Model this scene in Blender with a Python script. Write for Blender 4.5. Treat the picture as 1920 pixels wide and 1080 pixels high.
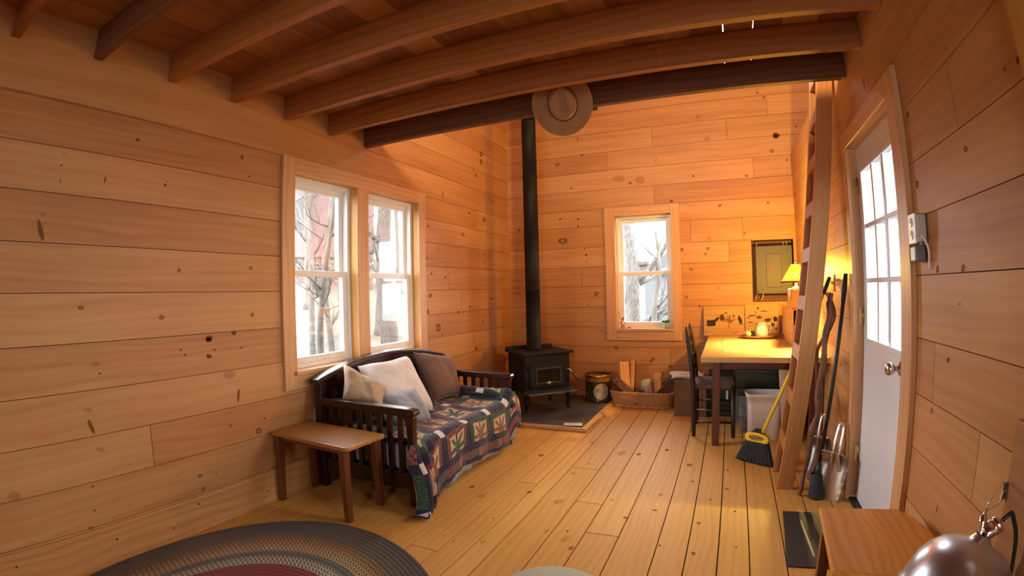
import bpy, bmesh, math, random
from mathutils import Vector, Matrix, Quaternion, noise

# ------------------------------------------------------------------ camera, sky, exposure
sc = bpy.context.scene
C = sc.collection
for o in list(bpy.data.objects):
    bpy.data.objects.remove(o, do_unlink=True)
random.seed(7)
PI = math.pi
cd = bpy.data.cameras.new('camera')
cam = bpy.data.objects.new('camera', cd)
C.objects.link(cam)
sc.camera = cam
sc.render.engine = 'CYCLES'
cd.type = 'PANO'                       # the photograph was taken with an ultra wide action camera lens
try:
    cc = cd.cycles
    cc.panorama_type = 'FISHEYE_LENS_POLYNOMIAL'
except Exception:
    cc = cd
    cc.panorama_type = 'FISHEYE_LENS_POLYNOMIAL'
cc.fisheye_fov = PI
cc.fisheye_polynomial_k0 = 0.0
cc.fisheye_polynomial_k1 = -0.057035343
cc.fisheye_polynomial_k2 = -0.000172818500
cc.fisheye_polynomial_k3 = 4.8689993e-05
cc.fisheye_polynomial_k4 = -1.4072716e-06
cd.sensor_fit = 'HORIZONTAL'
cd.sensor_width = 36.0
cd.clip_start = 0.02
CAM_ROT = Matrix(((0.91217099, 0.40920776, -0.02220568), (0.02361985, 0.00159848, 0.99971973), (0.40912857, -0.91243984, -0.00820734))).transposed()
cam.matrix_world = Matrix.Translation((0, 0, 1.25)) @ CAM_ROT.to_4x4()

WORLD = 20.0
world = bpy.data.worlds.new('overcast_sky')
sc.world = world
world.use_nodes = True
bg = world.node_tree.nodes['Background']
bg.inputs[0].default_value = (0.99, 0.975, 0.955, 1)
bg.inputs[1].default_value = WORLD
sc.view_settings.view_transform = 'Standard'
sc.view_settings.look = 'None'
sc.view_settings.gamma = 1.0
sc.view_settings.use_curve_mapping = False
sc.view_settings.exposure = 0.0
cy = sc.cycles
cy.use_denoising = True
cy.max_bounces = 10
cy.diffuse_bounces = 7
cy.glossy_bounces = 3
cy.transparent_max_bounces = 16
cy.transmission_bounces = 4
cy.caustics_reflective = False
cy.caustics_refractive = False
cy.sample_clamp_indirect = 12.0
cy.sample_clamp_direct = 0.0


def portal(loc, rot, sx, sy):
    """tells the renderer where the sky shines through a window; gives no light of its own"""
    l = bpy.data.lights.new('window_portal', 'AREA')
    l.shape = 'RECTANGLE'
    l.size, l.size_y = sx, sy
    l.cycles.is_portal = True
    o = bpy.data.objects.new('window_portal', l)
    o.location = loc
    o.rotation_euler = rot
    C.objects.link(o)


# facing: an area light shines along its local -z
portal((-2.68, 2.49, 1.41), (0, -PI / 2, 0), 1.30, 0.62)          # left window, near half
portal((-2.68, 3.25, 1.41), (0, -PI / 2, 0), 1.30, 0.70)          # left window, far half
portal((-0.875, 5.71, 1.43), (-PI / 2, 0, 0), 0.66, 1.30)         # back window
portal((0.90, 2.66, 1.41), (0, PI / 2, 0), 0.95, 0.65)            # door light
portal((0.92, 0.75, 1.70), (0, PI / 2, 0), 0.80, 0.6)             # window in the right wall beside the camera
portal((0.02, -2.78, 1.15), (PI / 2, 0, 0), 0.62, 1.9)             # windows behind the camera
portal((0.35, 5.71, 4.05), (-PI / 2, 0, 0), 1.1, 1.0)             # gable window above the back wall
portal((-0.9, -2.78, 3.5), (PI / 2, 0, 0), 1.6, 1.0)              # loft gable window

# ------------------------------------------------------------------ helpers: materials


class NT:
    def __init__(s, name):
        s.m = bpy.data.materials.new(name)
        s.m.use_nodes = True
        s.t = s.m.node_tree
        s.t.nodes.clear()
        s.out = s.t.nodes.new('ShaderNodeOutputMaterial')
        s.b = s.t.nodes.new('ShaderNodeBsdfPrincipled')
        s.t.links.new(s.b.outputs[0], s.out.inputs[0])

    def n(s, typ, ins=None, **kw):
        nd = s.t.nodes.new('ShaderNode' + typ)
        for k, v in kw.items():
            setattr(nd, k, v)
        for k, v in (ins or {}).items():
            s.put(nd.inputs[k], v)
        return nd

    def put(s, sock, v):
        if hasattr(v, 'links') or isinstance(v, bpy.types.NodeSocket):
            s.t.links.new(v, sock)
        elif isinstance(v, bpy.types.Node):
            s.t.links.new(v.outputs[0], sock)
        else:
            if isinstance(v, (tuple, list)) and len(v) == 3 and sock.type == 'RGBA':
                v = tuple(v) + (1,)
            sock.default_value = v

    def math(s, op, a, b=0.0, c=0.0, clamp=False):
        nd = s.t.nodes.new('ShaderNodeMath')
        nd.operation = op
        nd.use_clamp = clamp
        s.put(nd.inputs[0], a)
        s.put(nd.inputs[1], b)
        s.put(nd.inputs[2], c)
        return nd.outputs[0]

    def mix(s, f, a, b, mode='MIX'):
        nd = s.t.nodes.new('ShaderNodeMix')
        nd.data_type = 'RGBA'
        nd.blend_type = mode
        s.put(nd.inputs[0], f)
        s.put(nd.inputs[6], a)
        s.put(nd.inputs[7], b)
        return nd.outputs[2]

    def ramp(s, f, stops, interp='LINEAR'):
        nd = s.t.nodes.new('ShaderNodeValToRGB')
        cr = nd.color_ramp
        cr.interpolation = interp
        while len(cr.elements) < len(stops):
            cr.elements.new(0.5)
        for e, (p, c) in zip(cr.elements, stops):
            e.position = p
            e.color = tuple(c) + (1,) if len(c) == 3 else c
        s.put(nd.inputs[0], f)
        return nd.outputs[0]

    def noise(s, vec, scale, detail=3.0, rough=0.5, dist=0.0):
        nd = s.n('TexNoise', {'Scale': scale, 'Detail': detail, 'Roughness': rough, 'Distortion': dist})
        if vec is not None:
            s.put(nd.inputs['Vector'], vec)
        return nd.outputs['Fac']

    def mapped(s, vec, scale, loc=(0, 0, 0), rot=(0, 0, 0)):
        nd = s.n('Mapping', {'Vector': vec, 'Scale': scale, 'Location': loc, 'Rotation': rot})
        return nd.outputs[0]

    def uv(s):
        return s.n('UVMap').outputs[0]

    def objco(s):
        return s.n('TexCoord').outputs['Object']

    def bump(s, h, strength=0.3, dist=0.002):
        nd = s.n('Bump', {'Height': h, 'Strength': strength, 'Distance': dist})
        s.put(s.b.inputs['Normal'], nd.outputs[0])

    def setp(s, **kw):
        al = {'color': 'Base Color', 'rough': 'Roughness', 'metal': 'Metallic', 'spec': 'Specular IOR Level', 'coat': 'Coat Weight', 'sheen': 'Sheen Weight', 'alpha': 'Alpha', 'emit': 'Emission Color', 'emits': 'Emission Strength', 'trans': 'Transmission Weight', 'coatr': 'Coat Roughness', 'sub': 'Subsurface Weight'}
        for k, v in kw.items():
            s.put(s.b.inputs[al[k]], v)
        return s.m


def plain(name, col, rough=0.5, metal=0.0, spec=0.5, vary=0.06, scale=9.0, bump=0.0, coat=0.0):
    n = NT(name)
    co = n.objco()
    f = n.noise(co, scale, 4)
    d = tuple(c * (1 - 2.2 * vary) for c in col)
    l = tuple(min(1, c * (1 + 2.2 * vary)) for c in col)
    n.setp(color=n.ramp(f, [(0.25, d), (0.75, l)]), rough=rough, metal=metal, spec=spec, coat=coat)
    if bump:
        n.bump(n.noise(co, scale * 12, 3), bump, 0.002)
    return n.m


def wood(name, light, dark, rough=0.45, fine=1.0, streak=0.5, tintamt=0.22, coat=0.0, spec=0.4, cath=0.45, gscale=1.0):
    """planked pine and furniture wood: grain runs along U"""
    n = NT(name)
    uv = n.uv()
    tint = n.n('Attribute', attribute_name='tint').outputs['Fac']
    warp = n.noise(n.mapped(uv, (0.9 * gscale, 3.5 * gscale, 1)), 1.0, 2.0)
    off = n.n('CombineXYZ', {'X': 0.0, 'Y': n.math('MULTIPLY', warp, 0.16 / gscale), 'Z': 0.0})
    v2 = n.n('VectorMath', {0: uv, 1: off.outputs[0]}, operation='ADD').outputs[0]
    g1 = n.noise(n.mapped(v2, (0.8 * gscale, 15 * gscale, 1)), 1.0, 4.0, 0.55)
    g2 = n.noise(n.mapped(v2, (5 * gscale, 120 * gscale, 1)), 1.0, 2.0, 0.6)
    blot = n.noise(n.mapped(uv, (0.8 * gscale, 5 * gscale, 1)), 1.0, 2.0, 0.5)
    wv = n.n('TexWave', {'Vector': n.mapped(v2, (0.35 * gscale, 3.2 * gscale, 1)), 'Scale': 2.2, 'Distortion': 6.0, 'Detail': 2.0, 'Detail Scale': 0.5, 'Detail Roughness': 0.5}, wave_type='BANDS', bands_direction='Y').outputs['Fac']
    f = n.math('MULTIPLY', g1, streak)
    f = n.math('ADD', f, n.math('MULTIPLY', g2, 0.12 * fine))
    f = n.math('ADD', f, n.math('MULTIPLY', n.math('POWER', wv, 2.0), cath * 0.45))
    f = n.math('ADD', f, n.math('MULTIPLY', blot, 0.35))
    tot = streak + 0.12 * fine + cath * 0.45 + 0.35
    f = n.math('DIVIDE', f, tot)
    f = n.math('ADD', f, n.math('MULTIPLY', n.math('SUBTRACT', tint, 0.5), tintamt))
    mid = tuple(a * 0.55 + b * 0.45 for a, b in zip(light, dark))
    col = n.ramp(f, [(0.22, light), (0.45, mid), (0.68, dark)])
    n.setp(color=col, rough=rough, spec=spec, coat=coat, coatr=0.25)
    n.bump(g2, 0.08, 0.001)
    return n.m


def knot_mat():
    n = NT('pine_knot')
    r = n.n('Attribute', attribute_name='knot_radius').outputs['Fac']
    k = n.n('Attribute', attribute_name='knot_kind').outputs['Fac']
    wob = n.math('ADD', r, n.math('MULTIPLY', n.math('SUBTRACT', n.noise(n.objco(), 60.0, 2), 0.5), 0.35))
    ring = n.ramp(wob, [(0.0, (0.36, 0.17, 0.065)), (0.35, (0.42, 0.21, 0.085)), (0.55, (0.17, 0.062, 0.02)), (0.72, (0.25, 0.10, 0.034)), (1.0, (0.48, 0.25, 0.10))])
    dark = n.ramp(wob, [(0.0, (0.12, 0.036, 0.009)), (0.55, (0.21, 0.075, 0.02)), (1.0, (0.44, 0.22, 0.09))])
    col = n.mix(k, ring, dark)
    a = n.ramp(wob, [(0.0, (1, 1, 1)), (0.62, (1, 1, 1)), (0.92, (0, 0, 0))])
    soft = n.n('Attribute', attribute_name='knot_soft').outputs['Fac']
    a = n.math('MULTIPLY', a, soft)
    n.setp(color=col, rough=0.75, spec=0.1, alpha=a)
    return n.m


M = {}
M['pine'] = wood('pine_board', (0.62, 0.335, 0.135), (0.40, 0.165, 0.05), rough=0.52, tintamt=0.2, cath=0.12, streak=0.45)
M['pine_trim'] = wood('pine_trim', (0.70, 0.41, 0.205), (0.53, 0.27, 0.115), rough=0.45, streak=0.4, cath=0.3, tintamt=0.1)
M['jamb_pine'] = wood('golden_jamb_pine', (0.70, 0.40, 0.11), (0.50, 0.24, 0.05), rough=0.45, streak=0.4, cath=0.2)
M['pine_edge'] = wood('weathered_pine_edge', (0.45, 0.22, 0.09), (0.30, 0.12, 0.045), rough=0.5)
M['pine_base'] = wood('baseboard_pine', (0.62, 0.33, 0.13), (0.44, 0.19, 0.06), rough=0.35, coat=0.15)
M['floor'] = wood('floor_board', (0.70, 0.41, 0.115), (0.57, 0.29, 0.066), rough=0.55, spec=0.25, streak=0.35, cath=0.3, tintamt=0.18)
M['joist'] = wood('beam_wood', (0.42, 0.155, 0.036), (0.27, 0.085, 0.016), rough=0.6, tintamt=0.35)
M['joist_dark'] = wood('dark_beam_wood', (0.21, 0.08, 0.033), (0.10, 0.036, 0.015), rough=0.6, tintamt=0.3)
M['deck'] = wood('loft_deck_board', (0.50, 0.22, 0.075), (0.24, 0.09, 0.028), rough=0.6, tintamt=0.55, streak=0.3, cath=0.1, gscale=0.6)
M['gap'] = plain('dark_gap', (0.035, 0.014, 0.006), 0.9)
M['knot'] = knot_mat()
M['ladder'] = wood('ladder_wood', (0.46, 0.205, 0.058), (0.32, 0.125, 0.032), rough=0.5, cath=0.3)
M['table_pine'] = wood('table_top_pine', (0.64, 0.41, 0.17), (0.48, 0.26, 0.085), rough=0.35, coat=0.1, cath=0.3)
M['redwood'] = wood('red_brown_stain', (0.15, 0.045, 0.02), (0.085, 0.022, 0.010), rough=0.5)
M['mahogany'] = wood('dark_cherry_finish', (0.036, 0.007, 0.006), (0.018, 0.004, 0.0035), rough=0.25, coat=0.3, tintamt=0.1, cath=0.1)
M['cherry_leg'] = wood('cherry_leg', (0.17, 0.048, 0.014), (0.10, 0.024, 0.008), rough=0.35, coat=0.2)
M['endtop'] = wood('end_table_top', (0.54, 0.275, 0.075), (0.38, 0.16, 0.036), rough=0.35, coat=0.1, cath=0.2)
M['stooltop'] = wood('orange_oak_top', (0.80, 0.37, 0.07), (0.56, 0.21, 0.03), rough=0.5, spec=0.2, gscale=1.4)
M['chairwood'] = wood('dark_walnut_chair', (0.032, 0.014, 0.009), (0.014, 0.006, 0.004), rough=0.4, coat=0.1)
M['hearth_trim'] = wood('hearth_trim_wood', (0.60, 0.36, 0.15), (0.44, 0.22, 0.075), rough=0.4)
M['white'] = plain('white_vinyl', (0.80, 0.79, 0.76), 0.35, vary=0.01)
M['door_white'] = plain('door_white_paint', (0.74, 0.78, 0.83), 0.38, vary=0.015)
M['stove'] = plain('stove_black_iron', (0.012, 0.013, 0.016), 0.6, spec=0.2, vary=0.2, bump=0.1)
M['stove_pipe'] = plain('black_stovepipe', (0.010, 0.009, 0.009), 0.55, spec=0.2, vary=0.1)
M['stove_lip'] = plain('ash_lip_iron', (0.032, 0.036, 0.046), 0.42, spec=0.5)
M['black'] = plain('black_plastic', (0.012, 0.012, 0.013), 0.45)
M['chrome'] = plain('polished_chrome', (0.86, 0.86, 0.87), 0.14, 1.0, vary=0.02)
M['steel'] = plain('dull_steel', (0.55, 0.53, 0.50), 0.33, 1.0, vary=0.05)
M['nickel'] = plain('satin_nickel', (0.62, 0.56, 0.48), 0.28, 1.0)
M['brass'] = plain('aged_brass', (0.62, 0.40, 0.14), 0.3, 1.0)
M['breaker'] = plain('grey_enamel', (0.065, 0.057, 0.05), 0.5, vary=0.03)
M['yellow'] = plain('yellow_plastic', (0.80, 0.60, 0.02), 0.35)
M['bin'] = plain('white_plastic', (0.84, 0.81, 0.80), 0.35, vary=0.01)
M['card'] = plain('brown_cardboard', (0.17, 0.085, 0.042), 0.8)
M['green_bin'] = plain('dark_olive_plastic', (0.055, 0.06, 0.03), 0.4)
M['grey_bin'] = plain('grey_plastic', (0.16, 0.15, 0.16), 0.35)
M['mat'] = plain('black_rubber_mat', (0.013, 0.013, 0.012), 0.65, bump=0.4)
M['sage'] = plain('pale_sage_paint', (0.52, 0.55, 0.44), 0.55, vary=0.02)
M['paperw'] = plain('newsprint', (0.62, 0.56, 0.48), 0.85, vary=0.1, scale=40)
M['whitecloth'] = plain('white_cloth', (0.78, 0.75, 0.70), 0.9)
# ------------------------------------------------------------------ helpers: meshes and objects


class MB:
    """collects shapes and links them as ONE mesh object"""

    def __init__(s, mat=None):
        s.v, s.f, s.uv, s.mi, s.ti, s.sm = [], [], [], [], [], []
        s.M = mat or Matrix.Identity(4)

    def add(s, verts, faces, uvs=None, mat=0, tint=None, smooth=False):
        b = len(s.v)
        s.v += [tuple(s.M @ Vector(p)) for p in verts]
        t = random.random() if tint is None else tint
        for i, fc in enumerate(faces):
            s.f.append([b + k for k in fc])
            s.uv.append(uvs[i] if uvs else [(verts[k][0] + 0.3 * verts[k][2], verts[k][1] + verts[k][2]) for k in fc])
            s.mi.append(mat)
            s.ti.append(t)
            s.sm.append(smooth)

    def box(s, x0, x1, y0, y1, z0, z1, axis=None, mat=0, tint=None, taper=None, uvoff=None):
        d = (x1 - x0, y1 - y0, z1 - z0)
        if axis is None:
            axis = max(range(3), key=lambda i: abs(d[i]))
        vs = [(x, y, z) for z in (z0, z1) for y in (y0, y1) for x in (x0, x1)]
        if taper:  # shrink the top (z1) face about its centre
            cx, cyy = (x0 + x1) / 2, (y0 + y1) / 2
            vs = [(cx + (x - cx) * taper[0], cyy + (y - cyy) * taper[1], z) if z == z1 else (x, y, z) for x, y, z in vs]
        fs = [(0, 2, 3, 1), (4, 5, 7, 6), (0, 1, 5, 4), (2, 6, 7, 3), (0, 4, 6, 2), (1, 3, 7, 5)]
        nax = [2, 2, 1, 1, 0, 0]
        ox, oy = uvoff if uvoff else (random.uniform(0, 40), random.uniform(0, 40))
        uvs = []
        for fc, na in zip(fs, nax):
            if na == axis:
                a, b = [i for i in range(3) if i != axis]
                uvs.append([(vs[k][a] * 0.15 + ox, vs[k][b] + oy) for k in fc])
            else:
                b = [i for i in range(3) if i not in (axis, na)][0]
                uvs.append([(vs[k][axis] + ox, vs[k][b] + 0.7 * vs[k][na] + oy) for k in fc])
        s.add(vs, fs, uvs, mat, tint)

    def beam(s, a, b, w, h, up=(0, 0, 1), mat=0, tint=None, ends=(1, 1)):
        """rectangular bar from a to b, w across, h along up"""
        a, b = Vector(a), Vector(b)
        d = b - a
        L = d.length
        d.normalize()
        u = Vector(up)
        r = d.cross(u)
        if r.length < 1e-5:
            r = d.cross(Vector((1, 0, 0)))
        r.normalize()
        u = r.cross(d)
        old = s.M
        m = Matrix((d, r, u)).transposed().to_4x4()
        s.M = old @ Matrix.Translation(a) @ m
        e0, e1 = ends
        vs = []
        for x, e in ((0, e0), (L, e1)):
            for y in (-w / 2, w / 2):
                for z in (-h / 2, h / 2):
                    vs.append((x, y * e, z * e))
        fs = [(0, 1, 3, 2), (4, 6, 7, 5), (0, 4, 5, 1), (2, 3, 7, 6), (0, 2, 6, 4), (1, 5, 7, 3)]
        ox, oy = random.uniform(0, 40), random.uniform(0, 40)
        uvs = [[(vs[k][1] + ox, vs[k][2] + oy) if i < 2 else (vs[k][0] + ox, vs[k][1] + vs[k][2] + oy) for k in fc] for i, fc in enumerate(fs)]
        s.add(vs, fs, uvs, mat, tint)
        s.M = old

    def tube(s, pts, rad, n=10, mat=0, caps=True, tint=None, smooth=True, flat=1.0):
        pts = [Vector(p) for p in pts]
        if not isinstance(rad, (list, tuple)):
            rad = [rad] * len(pts)
        vs, uvs, fs = [], [], []
        prev = None
        acc = 0.0
        us = []
        for i, p in enumerate(pts):
            t = (pts[min(i + 1, len(pts) - 1)] - pts[max(i - 1, 0)])
            if t.length < 1e-9:
                t = Vector((0, 0, 1))
            t.normalize()
            if prev is None:
                r = t.cross(Vector((0, 0, 1)))
                if r.length < 0.05:
                    r = t.cross(Vector((0, 1, 0)))
            else:
                r = prev - t * prev.dot(t)
            r.normalize()
            prev = r
            q = t.cross(r)
            if i:
                acc += (p - pts[i - 1]).length
            us.append(acc)
            for k in range(n):
                a = 2 * PI * k / n
                vs.append(tuple(p + (r * math.cos(a) + q * math.sin(a) * flat) * rad[i]))
        ox = random.uniform(0, 30)
        for i in range(len(pts) - 1):
            for k in range(n):
                k2 = (k + 1) % n
                fs.append((i * n + k, i * n + k2, (i + 1) * n + k2, (i + 1) * n + k))
                w0, w1 = 2 * PI * rad[i] * k / n, 2 * PI * rad[i] * (k + 1) / n
                uvs.append([(us[i] + ox, w0), (us[i] + ox, w1), (us[i + 1] + ox, w1), (us[i + 1] + ox, w0)])
        if caps:
            fs.append(tuple(reversed(range(n))))
            uvs.append([(0.1 * math.cos(2 * PI * k / n), 0.1 * math.sin(2 * PI * k / n)) for k in range(n)])
            b = (len(pts) - 1) * n
            fs.append(tuple(b + k for k in range(n)))
            uvs.append([(0.1 * math.cos(2 * PI * k / n), 0.1 * math.sin(2 * PI * k / n)) for k in range(n)])
        s.add(vs, fs, uvs, mat, tint, smooth)

    def lathe(s, prof, n=24, mat=0, centre=(0, 0, 0), tint=None, smooth=True, capb=True, capt=True):
        vs, fs, uvs = [], [], []
        cx, cyy, cz = centre
        for r, z in prof:
            for k in range(n):
                a = 2 * PI * k / n
                vs.append((cx + r * math.cos(a), cyy + r * math.sin(a), cz + z))
        for i in range(len(prof) - 1):
            for k in range(n):
                k2 = (k + 1) % n
                fs.append((i * n + k, i * n + k2, (i + 1) * n + k2, (i + 1) * n + k))
                uvs.append([(k / n, i), ((k + 1) / n, i), ((k + 1) / n, i + 1), (k / n, i + 1)])
        if capb and prof[0][0] > 1e-6:
            fs.append(tuple(reversed(range(n))))
            uvs.append([(vs[k][0], vs[k][1]) for k in reversed(range(n))])
        if capt and prof[-1][0] > 1e-6:
            b = (len(prof) - 1) * n
            fs.append(tuple(b + k for k in range(n)))
            uvs.append([(vs[b + k][0], vs[b + k][1]) for k in range(n)])
        s.add(vs, fs, uvs, mat, tint, smooth)

    def prism(s, poly, h0, h1, axis=2, mat=0, tint=None, smooth=False):
        """a polygon in the plane across AXIS, extruded from h0 to h1 along it"""
        def at(p, h):
            return {0: (h, p[0], p[1]), 1: (p[0], h, p[1]), 2: (p[0], p[1], h)}[axis]
        n = len(poly)
        ox, oy = random.uniform(0, 30), random.uniform(0, 30)
        ex = max(p[0] for p in poly) - min(p[0] for p in poly)
        ey = max(p[1] for p in poly) - min(p[1] for p in poly)
        g = (lambda p: (p[0] + ox, p[1] + oy)) if ex >= ey else (lambda p: (p[1] + ox, p[0] + oy))
        vs = [at(p, h0) for p in poly] + [at(p, h1) for p in poly]
        fs = [tuple(reversed(range(n))), tuple(range(n, 2 * n))]
        uvs = [[g(poly[k]) for k in reversed(range(n))], [g(p) for p in poly]]
        for k in range(n):
            k2 = (k + 1) % n
            fs.append((k, k2, n + k2, n + k))
            a, b = g(poly[k]), g(poly[k2])
            uvs.append([a, b, (b[0], b[1] + h1 - h0), (a[0], a[1] + h1 - h0)])
        s.add(vs, fs, uvs, mat, tint, smooth)

    def grid(s, fn, nu, nv, mat=0, uvfn=None, tint=None, wrap=False, smooth=True):
        vs, fs, uvs = [], [], []
        for j in range(nv + 1):
            for i in range(nu + 1):
                vs.append(tuple(fn(i / nu, j / nv)))
        uvfn = uvfn or (lambda u, v: (u, v))
        for j in range(nv):
            for i in range(nu):
                a = j * (nu + 1) + i
                fs.append((a, a + 1, a + nu + 2, a + nu + 1))
                uvs.append([uvfn(i / nu, j / nv), uvfn((i + 1) / nu, j / nv), uvfn((i + 1) / nu, (j + 1) / nv), uvfn(i / nu, (j + 1) / nv)])
        s.add(vs, fs, uvs, mat, tint, smooth)

    def build(s, name, mats, parent=None, bevel=0.0, segs=2, world=False, merge=False, solid=0.0, sub=0, loc=None):
        me = bpy.data.meshes.new(name)
        vs = s.v
        off = Vector(loc) if loc else (parent.location if (world and parent) else None)
        if off is not None:
            vs = [(p[0] - off[0], p[1] - off[1], p[2] - off[2]) for p in vs]
        me.from_pydata(vs, [], s.f)
        ul = me.uv_layers.new(name='UVMap')
        flat = [c for f in s.uv for p in f for c in p]
        ul.data.foreach_set('uv', flat)
        me.polygons.foreach_set('material_index', s.mi)
        me.polygons.foreach_set('use_smooth', s.sm)
        at = me.attributes.new('tint', 'FLOAT', 'FACE')
        at.data.foreach_set('value', s.ti)
        if not isinstance(mats, (list, tuple)):
            mats = [mats]
        for m in mats:
            me.materials.append(M[m] if isinstance(m, str) else m)
        if merge:
            bm = bmesh.new()
            bm.from_mesh(me)
            bmesh.ops.remove_doubles(bm, verts=bm.verts, dist=1e-5)
            bm.to_mesh(me)
            bm.free()
        me.update()
        o = bpy.data.objects.new(name, me)
        C.objects.link(o)
        if loc:
            o.location = loc
        if parent:
            o.parent = parent
        if solid:
            md = o.modifiers.new('thickness', 'SOLIDIFY')
            md.thickness = solid
            md.offset = 0
        if sub:
            md = o.modifiers.new('smooth', 'SUBSURF')
            md.levels = md.render_levels = sub
        if bevel:
            md = o.modifiers.new('edge', 'BEVEL')
            md.width = bevel
            md.segments = segs
            md.limit_method = 'ANGLE'
            md.angle_limit = math.radians(40)
        return o


def tag(o, label=None, cat=None, group=None, kind=None):
    if label:
        o['label'] = label
    if cat:
        o['category'] = cat
    if group:
        o['group'] = group
    if kind:
        o['kind'] = kind
    return o


def thing(name, label, cat, loc=(0, 0, 0), rz=0.0, group=None, kind=None):
    o = bpy.data.objects.new(name, None)
    o.empty_display_size = 0.1
    C.objects.link(o)
    o.location = loc
    o.rotation_euler = (0, 0, rz)
    return tag(o, label, cat, group, kind)


def structure(o):
    o['kind'] = 'structure'
    return o


def lerp(a, b, t):
    return a + (b - a) * t


def smooth_path(pts, n=6):
    """Catmull-Rom through the points"""
    P = [Vector(p) for p in pts]
    out = []
    for i in range(len(P) - 1):
        p0, p1, p2, p3 = P[max(i - 1, 0)], P[i], P[i + 1], P[min(i + 2, len(P) - 1)]
        for k in range(n):
            t = k / n
            out.append(0.5 * ((2 * p1) + (-p0 + p2) * t + (2 * p0 - 5 * p1 + 4 * p2 - p3) * t * t + (-p0 + 3 * p1 - 3 * p2 + p3) * t ** 3))
    out.append(P[-1])
    return out


def rr(x0, x1, y0, y1, r, n=5):
    """rounded rectangle polygon"""
    out = []
    for cx, cyy, a0 in ((x1 - r, y1 - r, 0), (x0 + r, y1 - r, 90), (x0 + r, y0 + r, 180), (x1 - r, y0 + r, 270)):
        for k in range(n + 1):
            a = math.radians(a0 + 90 * k / n)
            out.append((cx + r * math.cos(a), cyy + r * math.sin(a)))
    return out


def rects(a0, a1, z0, z1, holes):
    """the parts of a strip that no opening cuts away"""
    cuts = sorted({a0, a1} | {min(max(h[i], a0), a1) for h in holes for i in (0, 1) if h[2] < z1 and h[3] > z0})
    out = []
    for p, q in zip(cuts, cuts[1:]):
        if q - p < 1e-4:
            continue
        segs = [(z0, z1)]
        for h in holes:
            if h[0] < q - 1e-5 and h[1] > p + 1e-5:
                ns = []
                for s0, s1 in segs:
                    if h[3] <= s0 or h[2] >= s1:
                        ns.append((s0, s1))
                        continue
                    if h[2] > s0:
                        ns.append((s0, h[2]))
                    if h[3] < s1:
                        ns.append((h[3], s1))
                segs = ns
        out += [(p, q, s0, s1) for s0, s1 in segs]
    return out


def boards(place, a0, a1, seams, holes=(), joints=None, gap=0.0032, thick=0.02, shell=0.12, mat='pine', mb=None):
    """boarded surface: place(a, b, depth) -> point; a runs along the boards, b across them"""
    mb = mb or MB()

    def blk(p, q, r, t, d0, d1, m, tint, off):
        vs = [place(x, y, d) for d in (d0, d1) for y in (r, t) for x in (p, q)]
        fs = [(0, 2, 3, 1), (4, 5, 7, 6), (0, 1, 5, 4), (2, 6, 7, 3), (0, 4, 6, 2), (1, 3, 7, 5)]
        lo = [(x, y, d) for d in (d0, d1) for y in (r, t) for x in (p, q)]
        uvs = [[(lo[k][0] + off[0], lo[k][1] + lo[k][2] + off[1]) for k in fc] for fc in fs]
        # keep the normals outward whichever way the axes run
        c = sum((Vector(v) for v in vs), Vector()) / 8
        nf, nu = [], []
        for fc, u in zip(fs, uvs):
            a, b, d = (Vector(vs[k]) for k in fc[:3])
            if (b - a).cross(d - a).dot(a - c) < 0:
                fc, u = tuple(reversed(fc)), u[::-1]
            nf.append(fc)
            nu.append(u)
        mb.add(vs, nf, nu, m, tint)

    for i in range(len(seams) - 1):
        z0, z1 = seams[i], seams[i + 1]
        js = [a0] + sorted((joints or {}).get(i, [])) + [a1]
        for j0, j1 in zip(js, js[1:]):
            tint = random.random()
            off = (random.uniform(0, 60), random.uniform(0, 60))
            for p, q, r, t in rects(j0, j1, z0, z1, holes):
                g = gap / 2
                blk(p + (g if p == j0 and j0 > a0 else 0), q - (g if q == j1 and j1 < a1 else 0), r + (g if r == z0 else 0), t - (g if t == z1 else 0), 0, thick, 0, tint, off)
        if shell:
            for p, q, r, t in rects(a0, a1, z0, z1, holes):
                blk(p, q, r, t, thick + 0.0005, thick + shell, 1, 0.5, (0, 0))
    return mb


def knots(mb_name, place, lst, parent):
    """the knots of the boards: thin discs let into the surface, part of its pattern"""
    vs, fs, rad, kind, soft = [], [], [], [], []
    for a, b, t, r in lst:
        r = min(r * 0.85, 0.055)
        ra, rb = {0: (1.15, 0.9), 1: (1.1, 0.85), 2: (0.28, 1.15), 3: (1.5, 0.9)}[t]
        tilt = random.uniform(-0.35, 0.35)
        base = len(vs)
        n = 14
        for ring in (0.0, 0.5, 0.8, 1.15):
            for k in range(n if ring else 1):
                an = 2 * PI * k / n
                w = 1 + 0.10 * math.sin(2 * an + a * 9) + 0.06 * math.sin(3 * an + b * 7)
                x, y = ring * r * ra * math.cos(an) * w, ring * r * rb * math.sin(an) * w
                vs.append(place(a + x * math.cos(tilt) - y * math.sin(tilt), b + x * math.sin(tilt) + y * math.cos(tilt), -0.0006))
                rad.append(ring)
                kind.append({0: 0.0, 1: 1.0, 2: 0.8, 3: 0.3}[t])
                soft.append({0: 0.9, 1: 0.95, 2: 0.85, 3: 0.22}[t])
        for k in range(n):
            k2 = (k + 1) % n
            fs.append((base, base + 1 + k, base + 1 + k2))
            for q in (0, 1):
                fs.append((base + 1 + q * n + k, base + 1 + (q + 1) * n + k, base + 1 + (q + 1) * n + k2, base + 1 + q * n + k2))
    me = bpy.data.meshes.new(mb_name)
    me.from_pydata(vs, [], fs)
    for nm, dat in (('knot_radius', rad), ('knot_kind', kind), ('knot_soft', soft)):
        me.attributes.new(nm, 'FLOAT', 'POINT').data.foreach_set('value', dat)
    me.materials.append(M['knot'])
    o = bpy.data.objects.new(mb_name, me)
    C.objects.link(o)
    o.parent = parent
    return o


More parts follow.
